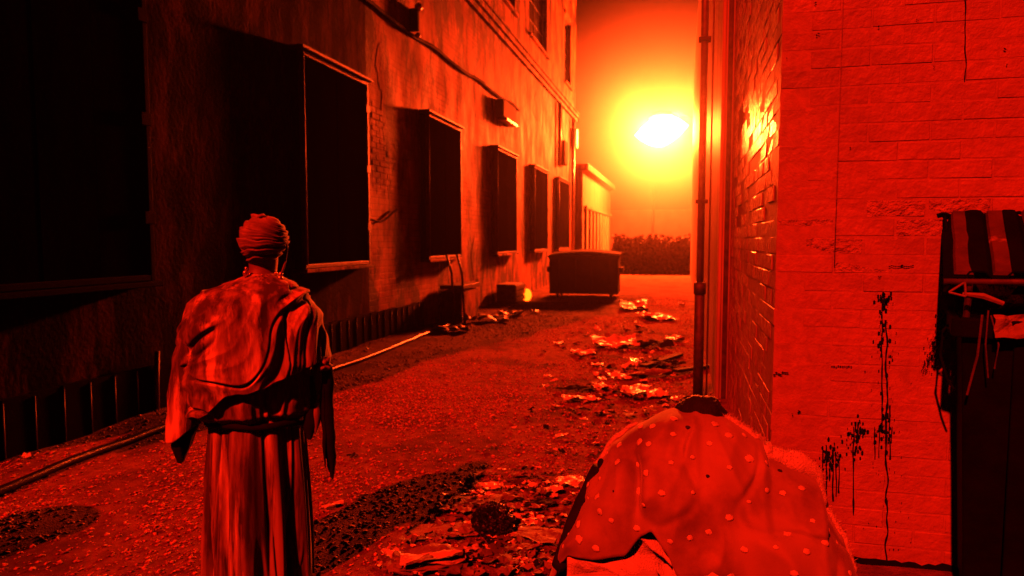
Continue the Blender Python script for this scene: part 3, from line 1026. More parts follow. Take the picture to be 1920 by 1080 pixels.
b = MB()
b.tube([(0.0, -0.6, 1.405), (0.07, -0.62, 1.40), (0.14, -0.6, 1.37)], [0.007, 0.013, 0.01], 6)
bin_item('wood_stick', b, M_card, 'thin broken stick lying across the rim of the black bin', 'stick')
b = MB()
for a_, c_ in (((-0.05, -0.61, 1.41), (0.005, -0.615, 1.455)), ((0.005, -0.615, 1.455), (0.01, -0.61, 1.395)), ((0.01, -0.61, 1.395), (-0.05, -0.61, 1.41))):
    b.tube([a_, c_], 0.0045, 6)
bin_item('triangle_frame', b, M_card, 'small triangular stick frame stuck under the bin lid', 'frame')
b = MB()
b.ball((0.27, -0.58, 1.325), (0.05, 0.04, 0.06), 12, 8, 0.35, 3)
bin_item('foil_ball', b, M_foil, 'glittering crumpled foil poking out of the bin', 'foil')
b = MB(); sheet(b, (0.16, -0.6, 1.27), 0.12, 0.1, 0.3, 0.04, 3.3, Rm=Matrix.Rotation(1.2, 3, 'X'))
bin_item('paper_scrap', b, M_card, 'torn brown card hanging over the bin rim', 'paper')
b = MB(); sheet(b, (0.42, -0.58, 1.33), 0.15, 0.1, 0.1, 0.05, 5.3, Rm=Matrix.Rotation(0.9, 3, 'X'))
bin_item('paper_scrap', b, M_card, 'folded brown card at the right in the bin mouth', 'paper')
b = MB()
b.ball((0.5, -0.3, 1.36), (0.42, 0.2, 0.12), 18, 10, 0.3, 8)
bin_item('rubbish_bag', b, M_bag, 'black rubbish bag filling the bin mouth under the lid', 'bag', True)
b = MB()
b.tube([(0.09, -0.615, 1.34), (0.085, -0.63, 1.2), (0.1, -0.62, 1.06)], 0.0035, 5)
b.tube([(0.1, -0.61, 1.32), (0.13, -0.625, 1.2), (0.12, -0.62, 1.1)], 0.0035, 5)
b.tube([(0.07, -0.61, 1.32), (0.06, -0.625, 1.15), (0.03, -0.62, 0.98)], 0.005, 5)
bin_item('frayed_cord', b, M_rust, 'frayed cord strands dangling down the bin front', 'cord')
b = MB()
b.tube([(-0.01, -0.3, 1.28), (-0.055, -0.3, 1.22), (-0.06, -0.3, 1.1), (-0.03, -0.32, 1.0), (-0.005, -0.35, 0.96)], 0.006, 6)
bin_item('wire_loop', b, M_black, 'thin black wire looping down the side of the bin', 'wire')
for k, (x, z, lab) in enumerate(((0.3, 0.83, 'upper of two small red stickers on the bin'), (0.3, 0.76, 'lower of two small red stickers on the bin'))):
    b = MB(); b.box(x, x + 0.035, -0.584, -0.579, z, z + 0.045)
    o = b.build('sticker', M_card, bn)

# ------------------------------------------------------------------ robed person
pl = (-1.937, 2.775, 0)
va = math.atan2(-pl[0], pl[1])
pr = tag(empty('person', pl, va), 'person seen from behind in long draped robe, cape and wrapped turban', 'person')
# body: one continuous skinned figure
bm = bmesh.new()
J = {'pelvis': ((0, 0.0, 0.88), 0.14), 'waist': ((0.01, 0, 1.05), 0.12), 'chest': ((0.02, 0, 1.24), 0.14), 'collar': ((0.03, 0, 1.38), 0.09),
     'neck': ((0.045, 0.0, 1.47), 0.052), 'jaw': ((0.052, 0.02, 1.53), 0.075), 'head': ((0.055, 0.01, 1.6), 0.092), 'crown': ((0.055, 0.0, 1.67), 0.07),
     'nose': ((0.055, 0.115, 1.57), 0.016)}
E_ = [('pelvis', 'waist'), ('waist', 'chest'), ('chest', 'collar'), ('collar', 'neck'), ('neck', 'jaw'), ('jaw', 'head'), ('head', 'crown'), ('head', 'nose')]
for s, n_ in ((-1, 'l'), (1, 'r')):
    J['sh' + n_] = ((s * 0.17 + 0.02, 0, 1.36), 0.06); J['el' + n_] = ((s * 0.24 + 0.01, 0.04, 1.08), 0.045); J['wr' + n_] = ((s * 0.2 + 0.01, 0.2, 0.95), 0.03); J['ha' + n_] = ((s * 0.17 + 0.01, 0.27, 0.95), 0.035)
    J['hip' + n_] = ((s * 0.1, 0, 0.84), 0.09); J['kn' + n_] = ((s * 0.1, 0.02, 0.47), 0.06); J['an' + n_] = ((s * 0.1, -0.02, 0.08), 0.04); J['to' + n_] = ((s * 0.11, 0.14, 0.035), 0.035)
    E_ += [('collar', 'sh' + n_), ('sh' + n_, 'el' + n_), ('el' + n_, 'wr' + n_), ('wr' + n_, 'ha' + n_), ('pelvis', 'hip' + n_), ('hip' + n_, 'kn' + n_), ('kn' + n_, 'an' + n_), ('an' + n_, 'to' + n_)]


def skinned(name, J, E_, m, parent, sub=2):
    keys = list(J)
    me = bpy.data.meshes.new(name)
    me.from_pydata([J[k][0] for k in keys], [(keys.index(a), keys.index(b)) for a, b in E_], [])
    me.materials.append(m)
    o = bpy.data.objects.new(name, me)
    col.objects.link(o)
    o.parent = parent
    sk = o.modifiers.new('skin', 'SKIN')
    for i, k in enumerate(keys):
        me.skin_vertices[0].data[i].radius = (J[k][1], J[k][1])
        me.skin_vertices[0].data[i].use_root = (i == 0)
    sk.use_smooth_shade = True
    ss = o.modifiers.new('sub', 'SUBSURF')
    ss.levels = ss.render_levels = sub
    return o


bm.free()
skinned('body', J, E_, M_skin, pr)


def folds(t, z, seed, k1=7, k2=17, a1=0.018, a2=0.008, warp=1.0):
    """cloth fold relief: ridged noise along angle t, drifting with height"""
    w_ = warp * mn.noise(Vector((math.cos(t) * 1.2, math.sin(t) * 1.2, z * 1.6 + seed)))
    p = Vector((math.cos(t) * k1 / 3.0 + w_ * 0.5, math.sin(t) * k1 / 3.0, z * 0.7 + seed * 3))
    q = Vector((math.cos(t) * k2 / 3.0 + w_, math.sin(t) * k2 / 3.0, z * 1.1 + seed * 5))
    r1 = 1 - 2.2 * abs(mn.noise(p))
    r2 = 1 - 2.2 * abs(mn.noise(q))
    return a1 * r1 + a2 * r2


def crease(p, w=0.05):
    n_ = mn.noise(Vector(p))
    return -math.exp(-(n_ / w) ** 2)


def loft(mb, zt, zb, XL, XR, depth, fold, nt=200, nz=110, hem=None, yoff=0.0, pw=1.0):
    P = []
    for j in range(nz):
        v = j / (nz - 1)
        row = []
        for i in range(nt):
            t = 2 * math.pi * i / nt
            zz = lerp(zt, hem(t) if hem else zb, v)
            xl, xr = table(XL, -zz), table(XR, -zz)
            cx, rx = (xl + xr) / 2, (xr - xl) / 2
            ry = depth(zz, rx)
            f = fold(t, zz, v)
            c, s_ = math.cos(t), math.sin(t)
            row.append((cx + (rx + f) * c, yoff + (ry + f) * s_, zz))
        P.append(row)
    mb.grid(P, True)
    return P


neg = lambda T: sorted([(-z, x) for x, z in T])
# skirt of the robe
RXL = neg([(-0.18, 0.95), (-0.185, 0.82), (-0.2, 0.525), (-0.215, 0.07), (-0.22, 0.0)])
RXR = neg([(0.195, 0.95), (0.205, 0.78), (0.21, 0.466), (0.212, 0.0)])


def f_robe(t, z, v):
    k = 0.5 + 0.6 * smooth(0.9, 0.2, z)
    return folds(t, z * 0.55, 2.0, 8, 19, 0.034 * k, 0.012 * k, 0.9) - 0.004 + 0.026 * crease((math.cos(t) * 3.4 + 0.15 * mn.noise(Vector((t, z * 2, 0))), math.sin(t) * 3.4, z * 0.3), 0.04)


mb = MB()
loft(mb, 0.95, 0.012, RXL, RXR, lambda z, rx: rx * 0.72, f_robe, 420, 120)
mb.build('robe', M_robe, pr, smooth=True)
# blouse that puffs out over the robe
BXL = neg([(-0.1, 1.42), (-0.2, 1.36), (-0.255, 1.2), (-0.25, 1.0), (-0.262, 0.9), (-0.252, 0.84), (-0.21, 0.815), (-0.17, 0.8)])
BXR = neg([(0.15, 1.42), (0.22, 1.36), (0.26, 1.2), (0.262, 1.0), (0.262, 0.9), (0.25, 0.84), (0.2, 0.8), (0.16, 0.785)])


def f_blouse(t, z, v):
    return folds(t, z, 5.0, 8, 20, 0.02, 0.01, 0.9) + 0.01 * smooth(1.2, 0.9, z)


mb = MB()
loft(mb, 1.42, 0.79, BXL, BXR, lambda z, rx: rx * 0.68, f_blouse, 240, 90)
mb.build('blouse', M_cape, pr, smooth=True)
# cape over the shoulders with a slanted hem
KXL = neg([(-0.0, 1.475), (-0.055, 1.45), (-0.11, 1.43), (-0.18, 1.40), (-0.245, 1.34), (-0.285, 1.22), (-0.29, 1.03), (-0.29, 0.93), (-0.28, 0.85), (-0.26, 0.8)])
KXR = neg([(0.098, 1.475), (0.145, 1.45), (0.19, 1.425), (0.24, 1.385), (0.28, 1.30), (0.312, 1.14), (0.325, 1.07), (0.31, 0.95), (0.29, 0.8)])


def cape_hem(t):
    c = math.cos(t)
    h = lerp(0.955, 1.07, smooth(-0.35, 1.0, c)) if c > -0.35 else lerp(0.955, 0.85, smooth(-0.35, -0.8, c))
    return h + 0.012 * mn.noise(Vector((math.cos(t) * 6, math.sin(t) * 6, 2.0)))


def f_cape(t, z, v):
    # diagonal drapes running from the neck out to the left arm, upright ones on the right
    c, s_ = math.cos(t), math.sin(t)
    x = 0.28 * c * smooth(1.5, 1.3, z)
    q = x - (0.34 + 0.5 * smooth(0.0, -0.25, x)) * (z - 1.4) + 0.03 * mn.noise(Vector((x * 4, s_, z * 4)))
    r = 1 - 2.4 * abs(mn.noise(Vector((q * 9.5, s_ * 0.8, z * 1.0))))
    r2 = 1 - 2.2 * abs(mn.noise(Vector((q * 22 + 3, s_ * 1.6, z * 2.0 + 4))))
    d = q * 5.5
    k = smooth(1.47, 1.36, z)
    return k * (0.024 * r + 0.009 * r2 + 0.024 * crease((q * 9 + 5, s_ * 1.1, z * 1.1), 0.045)) + 0.008


mb = MB()
loft(mb, 1.475, 0.9, KXL, KXR, lambda z, rx: 0.05 + rx * 0.58, f_cape, 420, 170, cape_hem)
cp = mb.build('cape', M_cape, pr, smooth=True)
s_ = cp.modifiers.new('thick', 'SOLIDIFY'); s_.thickness = 0.006; s_.offset = 1
# left sleeve
SXL = neg([(-0.2, 1.4), (-0.282, 1.27), (-0.332, 1.08), (-0.357, 0.89), (-0.371, 0.73)])
SXR = neg([(-0.12, 1.4), (-0.18, 1.27), (-0.2, 1.08), (-0.235, 0.89), (-0.245, 0.73)])


def f_sl(t, z, v):
    d = z * 9 + math.cos(t) * 1.2
    return 0.01 * (1 - 2 * abs(mn.noise(Vector((d * 0.8, math.sin(t), 9.0))))) + 0.006 * mn.noise(Vector((math.cos(t) * 3, math.sin(t) * 3, z * 8)))


mb = MB()
loft(mb, 1.4, 0.73, SXL, SXR, lambda z, rx: 0.075, f_sl, 80, 80, lambda t: lerp(0.80, 0.725, smooth(0.9, -0.9, math.cos(t))))
sv = mb.build('sleeve', M_cape, pr, smooth=True)
s_ = sv.modifiers.new('thick', 'SOLIDIFY'); s_.thickness = 0.005
mb = MB()
LXL = neg([(-0.3, 0.95), (-0.352, 0.76), (-0.35, 0.7), (-0.325, 0.63)])
LXR = neg([(-0.25, 0.95), (-0.245, 0.8), (-0.275, 0.72), (-0.315, 0.63)])
loft(mb, 0.95, 0.63, LXL, LXR, lambda z, rx: 0.05, f_sl, 40, 40)
mb.build('sleeve_lining', M_lining, pr, smooth=True)
# ragged dark strips and knot hanging on the right
for k, (xa, za, xb, zb_, w0, w1) in enumerate(((0.315, 1.05, 0.335, 0.50, 0.035, 0.022), (0.28, 1.03, 0.262, 0.72, 0.03, 0.02), (0.265, 1.0, 0.235, 0.70, 0.03, 0.035), (0.3, 1.02, 0.305, 0.56, 0.016, 0.008))):
    P = []
    for j in range(40):
        v = j / 39
        row = []
        for i in range(16):
            t = 2 * math.pi * i / 16
            ww = lerp(w0, w1, v) * (1 + 0.5 * mn.noise(Vector((v * 5, k, math.cos(t)))))
            if v > 0.8:
                ww *= 1 - 0.75 * (v - 0.8) / 0.2 + 0.3 * mn.noise(Vector((i * 1.7, k, v * 14)))
            row.append((lerp(xa, xb, v) + ww * math.cos(t) + 0.008 * mn.noise(Vector((v * 4, k * 3, 0))), -0.1 + 0.025 * math.sin(t) + 0.01 * mn.noise(Vector((v * 3, k, 7))), lerp(za, zb_, v)))
        P.append(row)
    MB().grid(P, True).build('cloth_strip', M_lining if k != 1 else M_robe, pr, smooth=True)
MB().ball((0.3, -0.12, 1.05), (0.045, 0.04, 0.035), 14, 9, 0.35, 2).build('knot', M_cape, pr, smooth=True)
# black ring standing in for the shade under the blouse hem
P = []
for k in range(81):
    t = 2 * math.pi * k / 80
    cx, rx = 0.012, 0.222
    P.append((cx + rx * math.cos(t), rx * 0.72 * math.sin(t), 0.792 - 0.012 * math.cos(t) + 0.004 * math.sin(5 * t)))
MB().tube(P, 0.016, 8).build('hem_shade', M_lining, pr, smooth=True)


# turban: wound bands
def turban():
    P = []
    nt, nz = 160, 150
    for j in range(nz):
        a = math.pi * (0.02 + 0.86 * j / (nz - 1))          # from crown down
        row = []
        for i in range(nt):
            t = 2 * math.pi * i / nt
            d = Vector((math.sin(a) * math.cos(t), math.sin(a) * math.sin(t), math.cos(a)))
            tilt = d.z + 0.3 * d.x * smooth(-0.3, 0.6, d.z) - 0.1 * d.x * smooth(0.0, -0.4, d.z) + 0.05 * mn.noise(d * 1.6)
            ph = tilt * 3.6 + 0.18 * mn.noise(d * 1.5)
            saw = ph - math.floor(ph)
            ridge = 0.013 * (saw ** 0.8) + 0.006 * abs(mn.noise(Vector((d.x * 0.8, d.y * 0.8, tilt * 9)))) + 0.003 * abs(mn.noise(Vector((d.x * 1.0, d.y * 1.0, tilt * 20 + 3))))
            low = smooth(-0.1, -0.75, d.z)
            rx = lerp(0.106, 0.079, low); ry = lerp(0.124, 0.1, low)
            z = d.z * (0.128 if d.z < 0 else 0.108)
            k = 1 + (ridge - 0.004) / 0.1
            row.append((0.057 + d.x * rx * k - 0.012 * low, 0.0 + d.y * ry * k, 1.628 + z * k))
        P.append(row)
    return P


tb = MB().grid(turban(), True).build('turban', M_turban, pr, smooth=True)
mb = MB()
mb.ball((0.045, -0.01, 1.715), (0.045, 0.05, 0.03), 24, 14, 0.45, 4)
mb.build('turban_knot', M_turban, tb, smooth=True)
# dangling cord with beads, earrings, necklace
MB().tube([(0.15, -0.03, 1.66), (0.158, -0.05, 1.6), (0.148, -0.07, 1.53), (0.128, -0.075, 1.47)], 0.0045, 6).build('cord', M_turban, pr, smooth=True)
for x, z, r_ in ((-0.022, 1.5, 0.008), (-0.025, 1.478, 0.013), (0.126, 1.47, 0.011), (0.124, 1.452, 0.014), (0.105, 1.475, 0.008)):
    MB().ball((x, -0.065, z), (r_, r_, r_ * 1.3), 10, 6).build('earring', M_gold, pr, smooth=True)
P = []
for k in range(41):
    t = 2 * math.pi * k / 40
    P.append((0.045 + 0.064 * math.cos(t), 0.064 * math.sin(t), 1.472 + 0.004 * math.cos(t)))
nk = MB().tube(P, 0.0035, 6).build('necklace', M_gold, pr, smooth=True)
beads = MB()
for k in range(20):
    t = 2 * math.pi * k / 20
    beads.ball((0.045 + 0.065 * math.cos(t), 0.065 * math.sin(t), 1.472), 0.0055, 8, 5)
beads.build('beads', M_gold, nk, smooth=True)

# ------------------------------------------------------------------ huddled person under the dotted blanket
BC = (0.11, 3.12, 0.0)
ba = math.atan2(-BC[0], BC[1])
hp = tag(empty('person', (BC[0], BC[1], 0), ba), 'huddled person whose bowed dark head shows above the dotted blanket', 'person')
J = {'pelvis': ((0, 0.12, 0.13), 0.15), 'waist': ((0, 0.1, 0.32), 0.14), 'chest': ((0, 0.02, 0.53), 0.15), 'collar': ((-0.01, -0.06, 0.66), 0.09), 'neck': ((-0.02, 0.02, 0.7), 0.055),
     'head': ((-0.02, 0.08, 0.79), 0.085), 'brow': ((-0.02, 0.02, 0.75), 0.05)}
E_ = [('pelvis', 'waist'), ('waist', 'chest'), ('chest', 'collar'), ('collar', 'neck'), ('neck', 'head'), ('head', 'brow')]
for s, n_ in ((-1, 'l'), (1, 'r')):
    J['sh' + n_] = ((s * 0.17, -0.03, 0.62), 0.06); J['el' + n_] = ((s * 0.22, -0.1, 0.38), 0.045); J['wr' + n_] = ((s * 0.1, -0.2, 0.32), 0.03)
    J['hip' + n_] = ((s * 0.13, 0.05, 0.12), 0.09); J['kn' + n_] = ((s * 0.3, -0.2, 0.3), 0.06); J['an' + n_] = ((s * 0.1, -0.26, 0.06), 0.04)
    E_ += [('collar', 'sh' + n_), ('sh' + n_, 'el' + n_), ('el' + n_, 'wr' + n_), ('pelvis', 'hip' + n_), ('hip' + n_, 'kn' + n_), ('kn' + n_, 'an' + n_)]
skinned('body', J, E_, M_skin, hp)
P = []
for j in range(26):
    a = math.pi * (0.02 + 0.62 * j / 25)
    row = []
    for i in range(48):
        t = 2 * math.pi * i / 48
        d = Vector((math.sin(a) * math.cos(t), math.sin(a) * math.sin(t), math.cos(a)))
        k = 1 + 0.05 * mn.noise(Vector((d.x * 9, d.y * 3, d.z * 3))) + 0.1 * mn.noise(d * 2)
        row.append((-0.02 + d.x * 0.118 * k, 0.085 + d.y * 0.11 * k, 0.815 + d.z * 0.105 * k))
    P.append(row)
MB().grid(P, True).build('hair', M_hair, hp, smooth=True)

# blanket
bk = tag(empty('blanket', (BC[0], BC[1], 0), ba), 'pale tufted blanket draped over the huddled figure by the corner', 'blanket')
TOP = [(-0.69, 0.02), (-0.655, 0.12), (-0.6, 0.295), (-0.46, 0.575), (-0.387, 0.707), (-0.29, 0.79), (-0.17, 0.845), (-0.05, 0.858), (0.085, 0.832), (0.235, 0.765), (0.27, 0.67), (0.37, 0.62), (0.455, 0.575), (0.49, 0.44), (0.57, 0.33), (0.62, 0.2), (0.68, 0.02)]
HEM = [(-0.69, 0.02), (-0.6, 0.2), (-0.56, 0.25), (-0.45, 0.27), (-0.31, 0.32), (-0.24, 0.42), (-0.2, 0.445), (-0.14, 0.37), (-0.09, 0.27), (-0.03, 0.17), (0.05, 0.08), (0.14, 0.02), (0.68, 0.012)]


def blanket_pt(x, v):
    """x across, v: 0 at front hem, 0.5 at the ridge, 1 behind"""
    H = table(TOP, x)
    hem = min(table(HEM, x), H * 0.9)
    u = x / 0.7
    d = 0.30 * max(0.0, 1 - abs(u) ** 2.6) ** 0.5 + 0.03
    if v <= 0.5:
        a = math.pi / 2 * (v / 0.5)
        z = lerp(hem, H, math.sin(a) ** 0.9)
        y = -d * math.cos(a) ** 0.75 * (1 + 0.12 * (1 - math.sin(a)))
    else:
        a = math.pi / 2 * ((v - 0.5) / 0.5)
        z = lerp(H, 0.02, 1 - max(0.0, math.cos(a)) ** 0.95)
        y = d * 1.0 * math.sin(a) ** 0.8
    # radiating folds from the head plus a deep fold left of centre
    ang = math.atan2(x + 0.03, 1.0 - z)
    f = 0.018 * (1 - 2.4 * abs(mn.noise(Vector((ang * 1.7, z * 1.2 + y, 3.0))))) + 0.006 * (1 - 2.4 * abs(mn.noise(Vector((ang * 4.0, z * 2.6, 8.0))))) + 0.02 * mn.noise(Vector((x * 4.2, y * 4, z * 4.2))) + 0.016 * (1 - 2.6 * abs(mn.noise(Vector((x * 4.2 + z * 2.6, y * 3, z * 3.4 - x * 2.4))))) + 0.012 * crease((x * 2.6 - z * 2.2, y * 2, z * 2.4 + x * 2.0 + 6), 0.05)
    f -= 0.05 * math.exp(-((x + 0.27 - 0.1 * (0.6 - z)) / 0.03) ** 2) * smooth(0.85, 0.6, z)
    f += 0.035 * smooth(-0.1, 0.25, x) * math.exp(-((z - 0.35) / 0.22) ** 2) - 0.03 * math.exp(-((x - 0.2) / 0.12) ** 2)
    k = smooth(0, 0.12, min(v, 1 - v)) * 0.7 + 0.3
    return Vector((x + f * 0.3 * k * (1 if x > 0 else -1), y + f * k * (-1.3 if v < 0.5 else 0.6), z + f * k * 0.4 * (1 if z > 0.06 else 0)))


NX, NV = 180, 130
mb = MB()
mb.grid([[blanket_pt(-0.68 + 1.35 * i / (NX - 1), j / (NV - 1)) for i in range(NX)] for j in range(NV)])
bl = mb.build('cloth', M_blank, bk, smooth=True)
s_ = bl.modifiers.new('thick', 'SOLIDIFY'); s_.thickness = 0.014; s_.offset = -1
# tufts
tm = []
for k in range(3):
    t_ = MB(); t_.ball((0, 0, 0), (0.019, 0.0175, 0.005), 20, 10, 0.2, k + 2.3); tm.append(t_.mesh('tuft', M_tuft, True))
th = MB(); th.ball((0, 0, 0), (0.012, 0.010, 0.003), 10, 6, 0.3, 9); th = th.mesh('worn_spot', M_hole, True)
for r_ in range(9):
    for c_ in range(9):
        x = -0.58 + c_ * 0.15 + (r_ % 2) * 0.075 + rnd.uniform(-0.02, 0.02)
        v = 0.04 + r_ * 0.052 + rnd.uniform(-0.012, 0.012)
        if abs(x) > 0.6 or v > 0.5:
            continue
        p = blanket_pt(x, v)
        n_ = (blanket_pt(x + 0.01, v) - blanket_pt(x - 0.01, v)).cross(blanket_pt(x, v + 0.01) - blanket_pt(x, v - 0.01)).normalized()
        if n_.y > 0:
            n_ = -n_
        if p.z < table(HEM, x) + 0.03:
            continue
        dark = rnd.random() < 0.1
        o = inst('worn_spot' if dark else 'tuft', th if dark else rnd.choice(tm), bk, p + n_ * (0.002 if dark else 0.0012))
        o.rotation_mode = 'QUATERNION'
        o.rotation_quaternion = n_.to_track_quat('Z', 'Y')
        s0 = rnd.uniform(0.45, 1.0)
        o.scale = (s0, s0, s0)
# fleece lining that shows along the right edge and in the front opening
for k, (x0_, x1_, v0, th_, amp) in enumerate(((0.25, 0.49, 0.52, 0.05, 0.02), (-0.5, -0.3, 0.51, 0.018, 0.006), (0.08, 0.27, 0.51, 0.018, 0.006), (0.47, 0.63, 0.52, 0.02, 0.008))):
    pts, rr = [], []
    for i in range(26):
        t = i / 25
        x = lerp(x0_, x1_, t)
        p = blanket_pt(x, v0)
        pts.append(p + Vector((0, 0.01, 0.0 + (0.02 * math.sin(t * math.pi) if k == 0 else 0))))
        rr.append(th_ * (0.35 + 0.65 * math.sin(math.pi * (0.08 + 0.84 * t))) + amp * mn.noise(Vector((x * 14, k, 0))))
    tb_ = MB().tube(pts, rr, 14)
    for _ in range(2600 if k == 0 else 900):     # woolly fibres along the edge
        i_ = rnd.randrange(1, 25)
        dn = Vector((rnd.gauss(0, 1), rnd.gauss(-0.2, 1), rnd.gauss(0.3, 1))).normalized()
        q_ = pts[i_].lerp(pts[i_ - 1], rnd.random()) + dn * rr[i_] * 0.9
        e_ = q_ + (dn + Vector((rnd.gauss(0, 0.5), rnd.gauss(0, 0.5), rnd.gauss(0, 0.5)))) * rnd.uniform(0.006, 0.016)
        w_ = dn.cross(Vector((rnd.random(), rnd.random(), 0.3))).normalized() * 0.0016
        tb_.add([q_ - w_, q_ + w_, e_], [(0, 1, 2)])
    tag(tb_.build('fleece_edge', M_fleece, bk, smooth=True), kind='stuff')
mb = MB()
P = []
for j in range(36):
    row = []
    for i in range(90):
        u, v = i / 89, j / 35
        x = lerp(-0.57, 0.12, u)
        z = lerp(0.02, max(0.05, table(HEM, x) + 0.03), v)
        dd_ = 0.30 * max(0.0, 1 - abs(x / 0.7) ** 2.6) ** 0.5 + 0.03
        y = -dd_ * (1.12 - 0.2 * v) + 0.10 * (2.2 * abs(mn.noise(Vector((x * 5 + z * 5, z * 4, 8)))) - 0.45) + 0.03 * mn.noise(Vector((x * 16, z * 16, 2)))
        row.append((x, y, z))
    P.append(row)
mb.grid(P)
mb.build('lining_fold', M_fleece, bk, smooth=True)
mb = MB()
sheet(mb, (0.02, -0.44, 0.2), 0.36, 0.22, -0.6, 0.07, 2.2, 16, Rm=Matrix.Rotation(0.7, 3, 'X'))
mb.build('turned_corner', M_fleece, bk, smooth=True)

# things tucked around the blanket, in its local frame
MBk = Matrix.Translation((BC[0], BC[1], 0)) @ Matrix.Rotation(ba, 4, 'Z')


def by_blanket(name, mb, m, label, cat, sm_=False, bev=0.0, solid=0.0):
    o = mb.build(name, m, None, sm_, bev)
    o.matrix_world = MBk
    if solid:
        q = o.modifiers.new('thick', 'SOLIDIFY'); q.thickness = solid
    return tag(o, label, cat)


mb = MB()
P = []
for j in range(20):
    v = j / 19
    c = Vector((lerp(-0.62, -0.455, v), lerp(-0.2, -0.1, v), lerp(0.16, 0.60, v)))
    wd = lerp(0.035, 0.06, math.sin(math.pi * (0.12 + 0.78 * v)))
    P.append([c + Vector((math.cos(t) * wd * 0.7, math.sin(t) * 0.035, -math.cos(t) * wd * 0.35)) * (1 + 0.12 * mn.noise(Vector((v * 6, math.cos(t), math.sin(t))))) for t in [2 * math.pi * i / 14 for i in range(14)]])
mb.rings(P)
mb.ball((-0.448, -0.1, 0.615), (0.018, 0.018, 0.03), 10, 6)
by_blanket('black_bundle', mb, M_rag, 'narrow black bundle leaning on left flank of the blanket', 'bundle', True)
for k, (x, z, w_, h_, a, lab) in enumerate(((-0.42, 0.1, 0.2, 0.05, 0.15, 'long pale cardboard slab under the left hem of the blanket'), (-0.24, 0.14, 0.17, 0.045, 0.22, 'short cardboard slab tucked in the blanket opening'),
                                             (-0.06, 0.08, 0.2, 0.06, -0.4, 'tilted cardboard piece below the blanket opening'))):
    mb = MB()
    Mx = Matrix.Translation((x, -0.40 - 0.03 * k, z + 0.1)) @ Matrix.Rotation(-a, 4, 'Y') @ Matrix.Rotation(0.2, 4, 'Z')
    mb.box(-w_ / 2, w_ / 2, -0.08, 0.08, -h_ / 2, h_ / 2, Mx)
    by_blanket('cardboard_slab', mb, M_paper if k != 2 else M_card, lab, 'cardboard', bev=0.006)
for k, (x, y, z, r_, m_, lab) in enumerate(((-0.25, -0.5, 0.14, 0.1, M_fleece, 'pale crumpled cloth wad in front of the blanket opening'), (-0.56, -0.3, 0.06, 0.05, M_rag, 'small black rag wad under left corner of the blanket'),
                                           (-0.05, -0.55, 0.12, 0.09, M_fleece, 'pale cloth wad at lower right of the blanket opening'))):
    mb = MB(); mb.ball((x, y, z), (r_ * 1.3, r_, r_ * 0.75), 26, 16, 0.5, k + 3)
    by_blanket('cloth_wad', mb, m_, lab, 'cloth', True)

# ------------------------------------------------------------------ litter


def litter(name, px, py, w_px, h_px, m, label, cat, rot=0.0, amp=0.5, seed=1.0, up=0.0, n=12, grp=None, curl=0.0):
    c = on_ground(px, py)
    c.z = gz(c.x, c.y)
    dd = (Vector((c.x, c.y, 0))).length
    sx = w_px * dd / FPX
    sy = h_px * dd / FPX * dd / CAM_H * 0.75
    sy = min(sy, sx * 1.6)
    mb = MB()
    sheet(mb, (0, 0, 0), sx, sy, 0, amp * 0.25 * sx, seed, n, curl=curl * sx)
    zmin = min(v[2] for v in mb.v)
    mb.v = [(v[0], v[1], v[2] - zmin + 0.006) for v in mb.v]
    o = mb.build(name, m, None, False)
    o.location = (c.x, c.y, c.z + up)
    o.rotation_euler = (0, 0, math.atan2(-c.x, c.y) + rot)
    return tag(o, label, cat, grp)


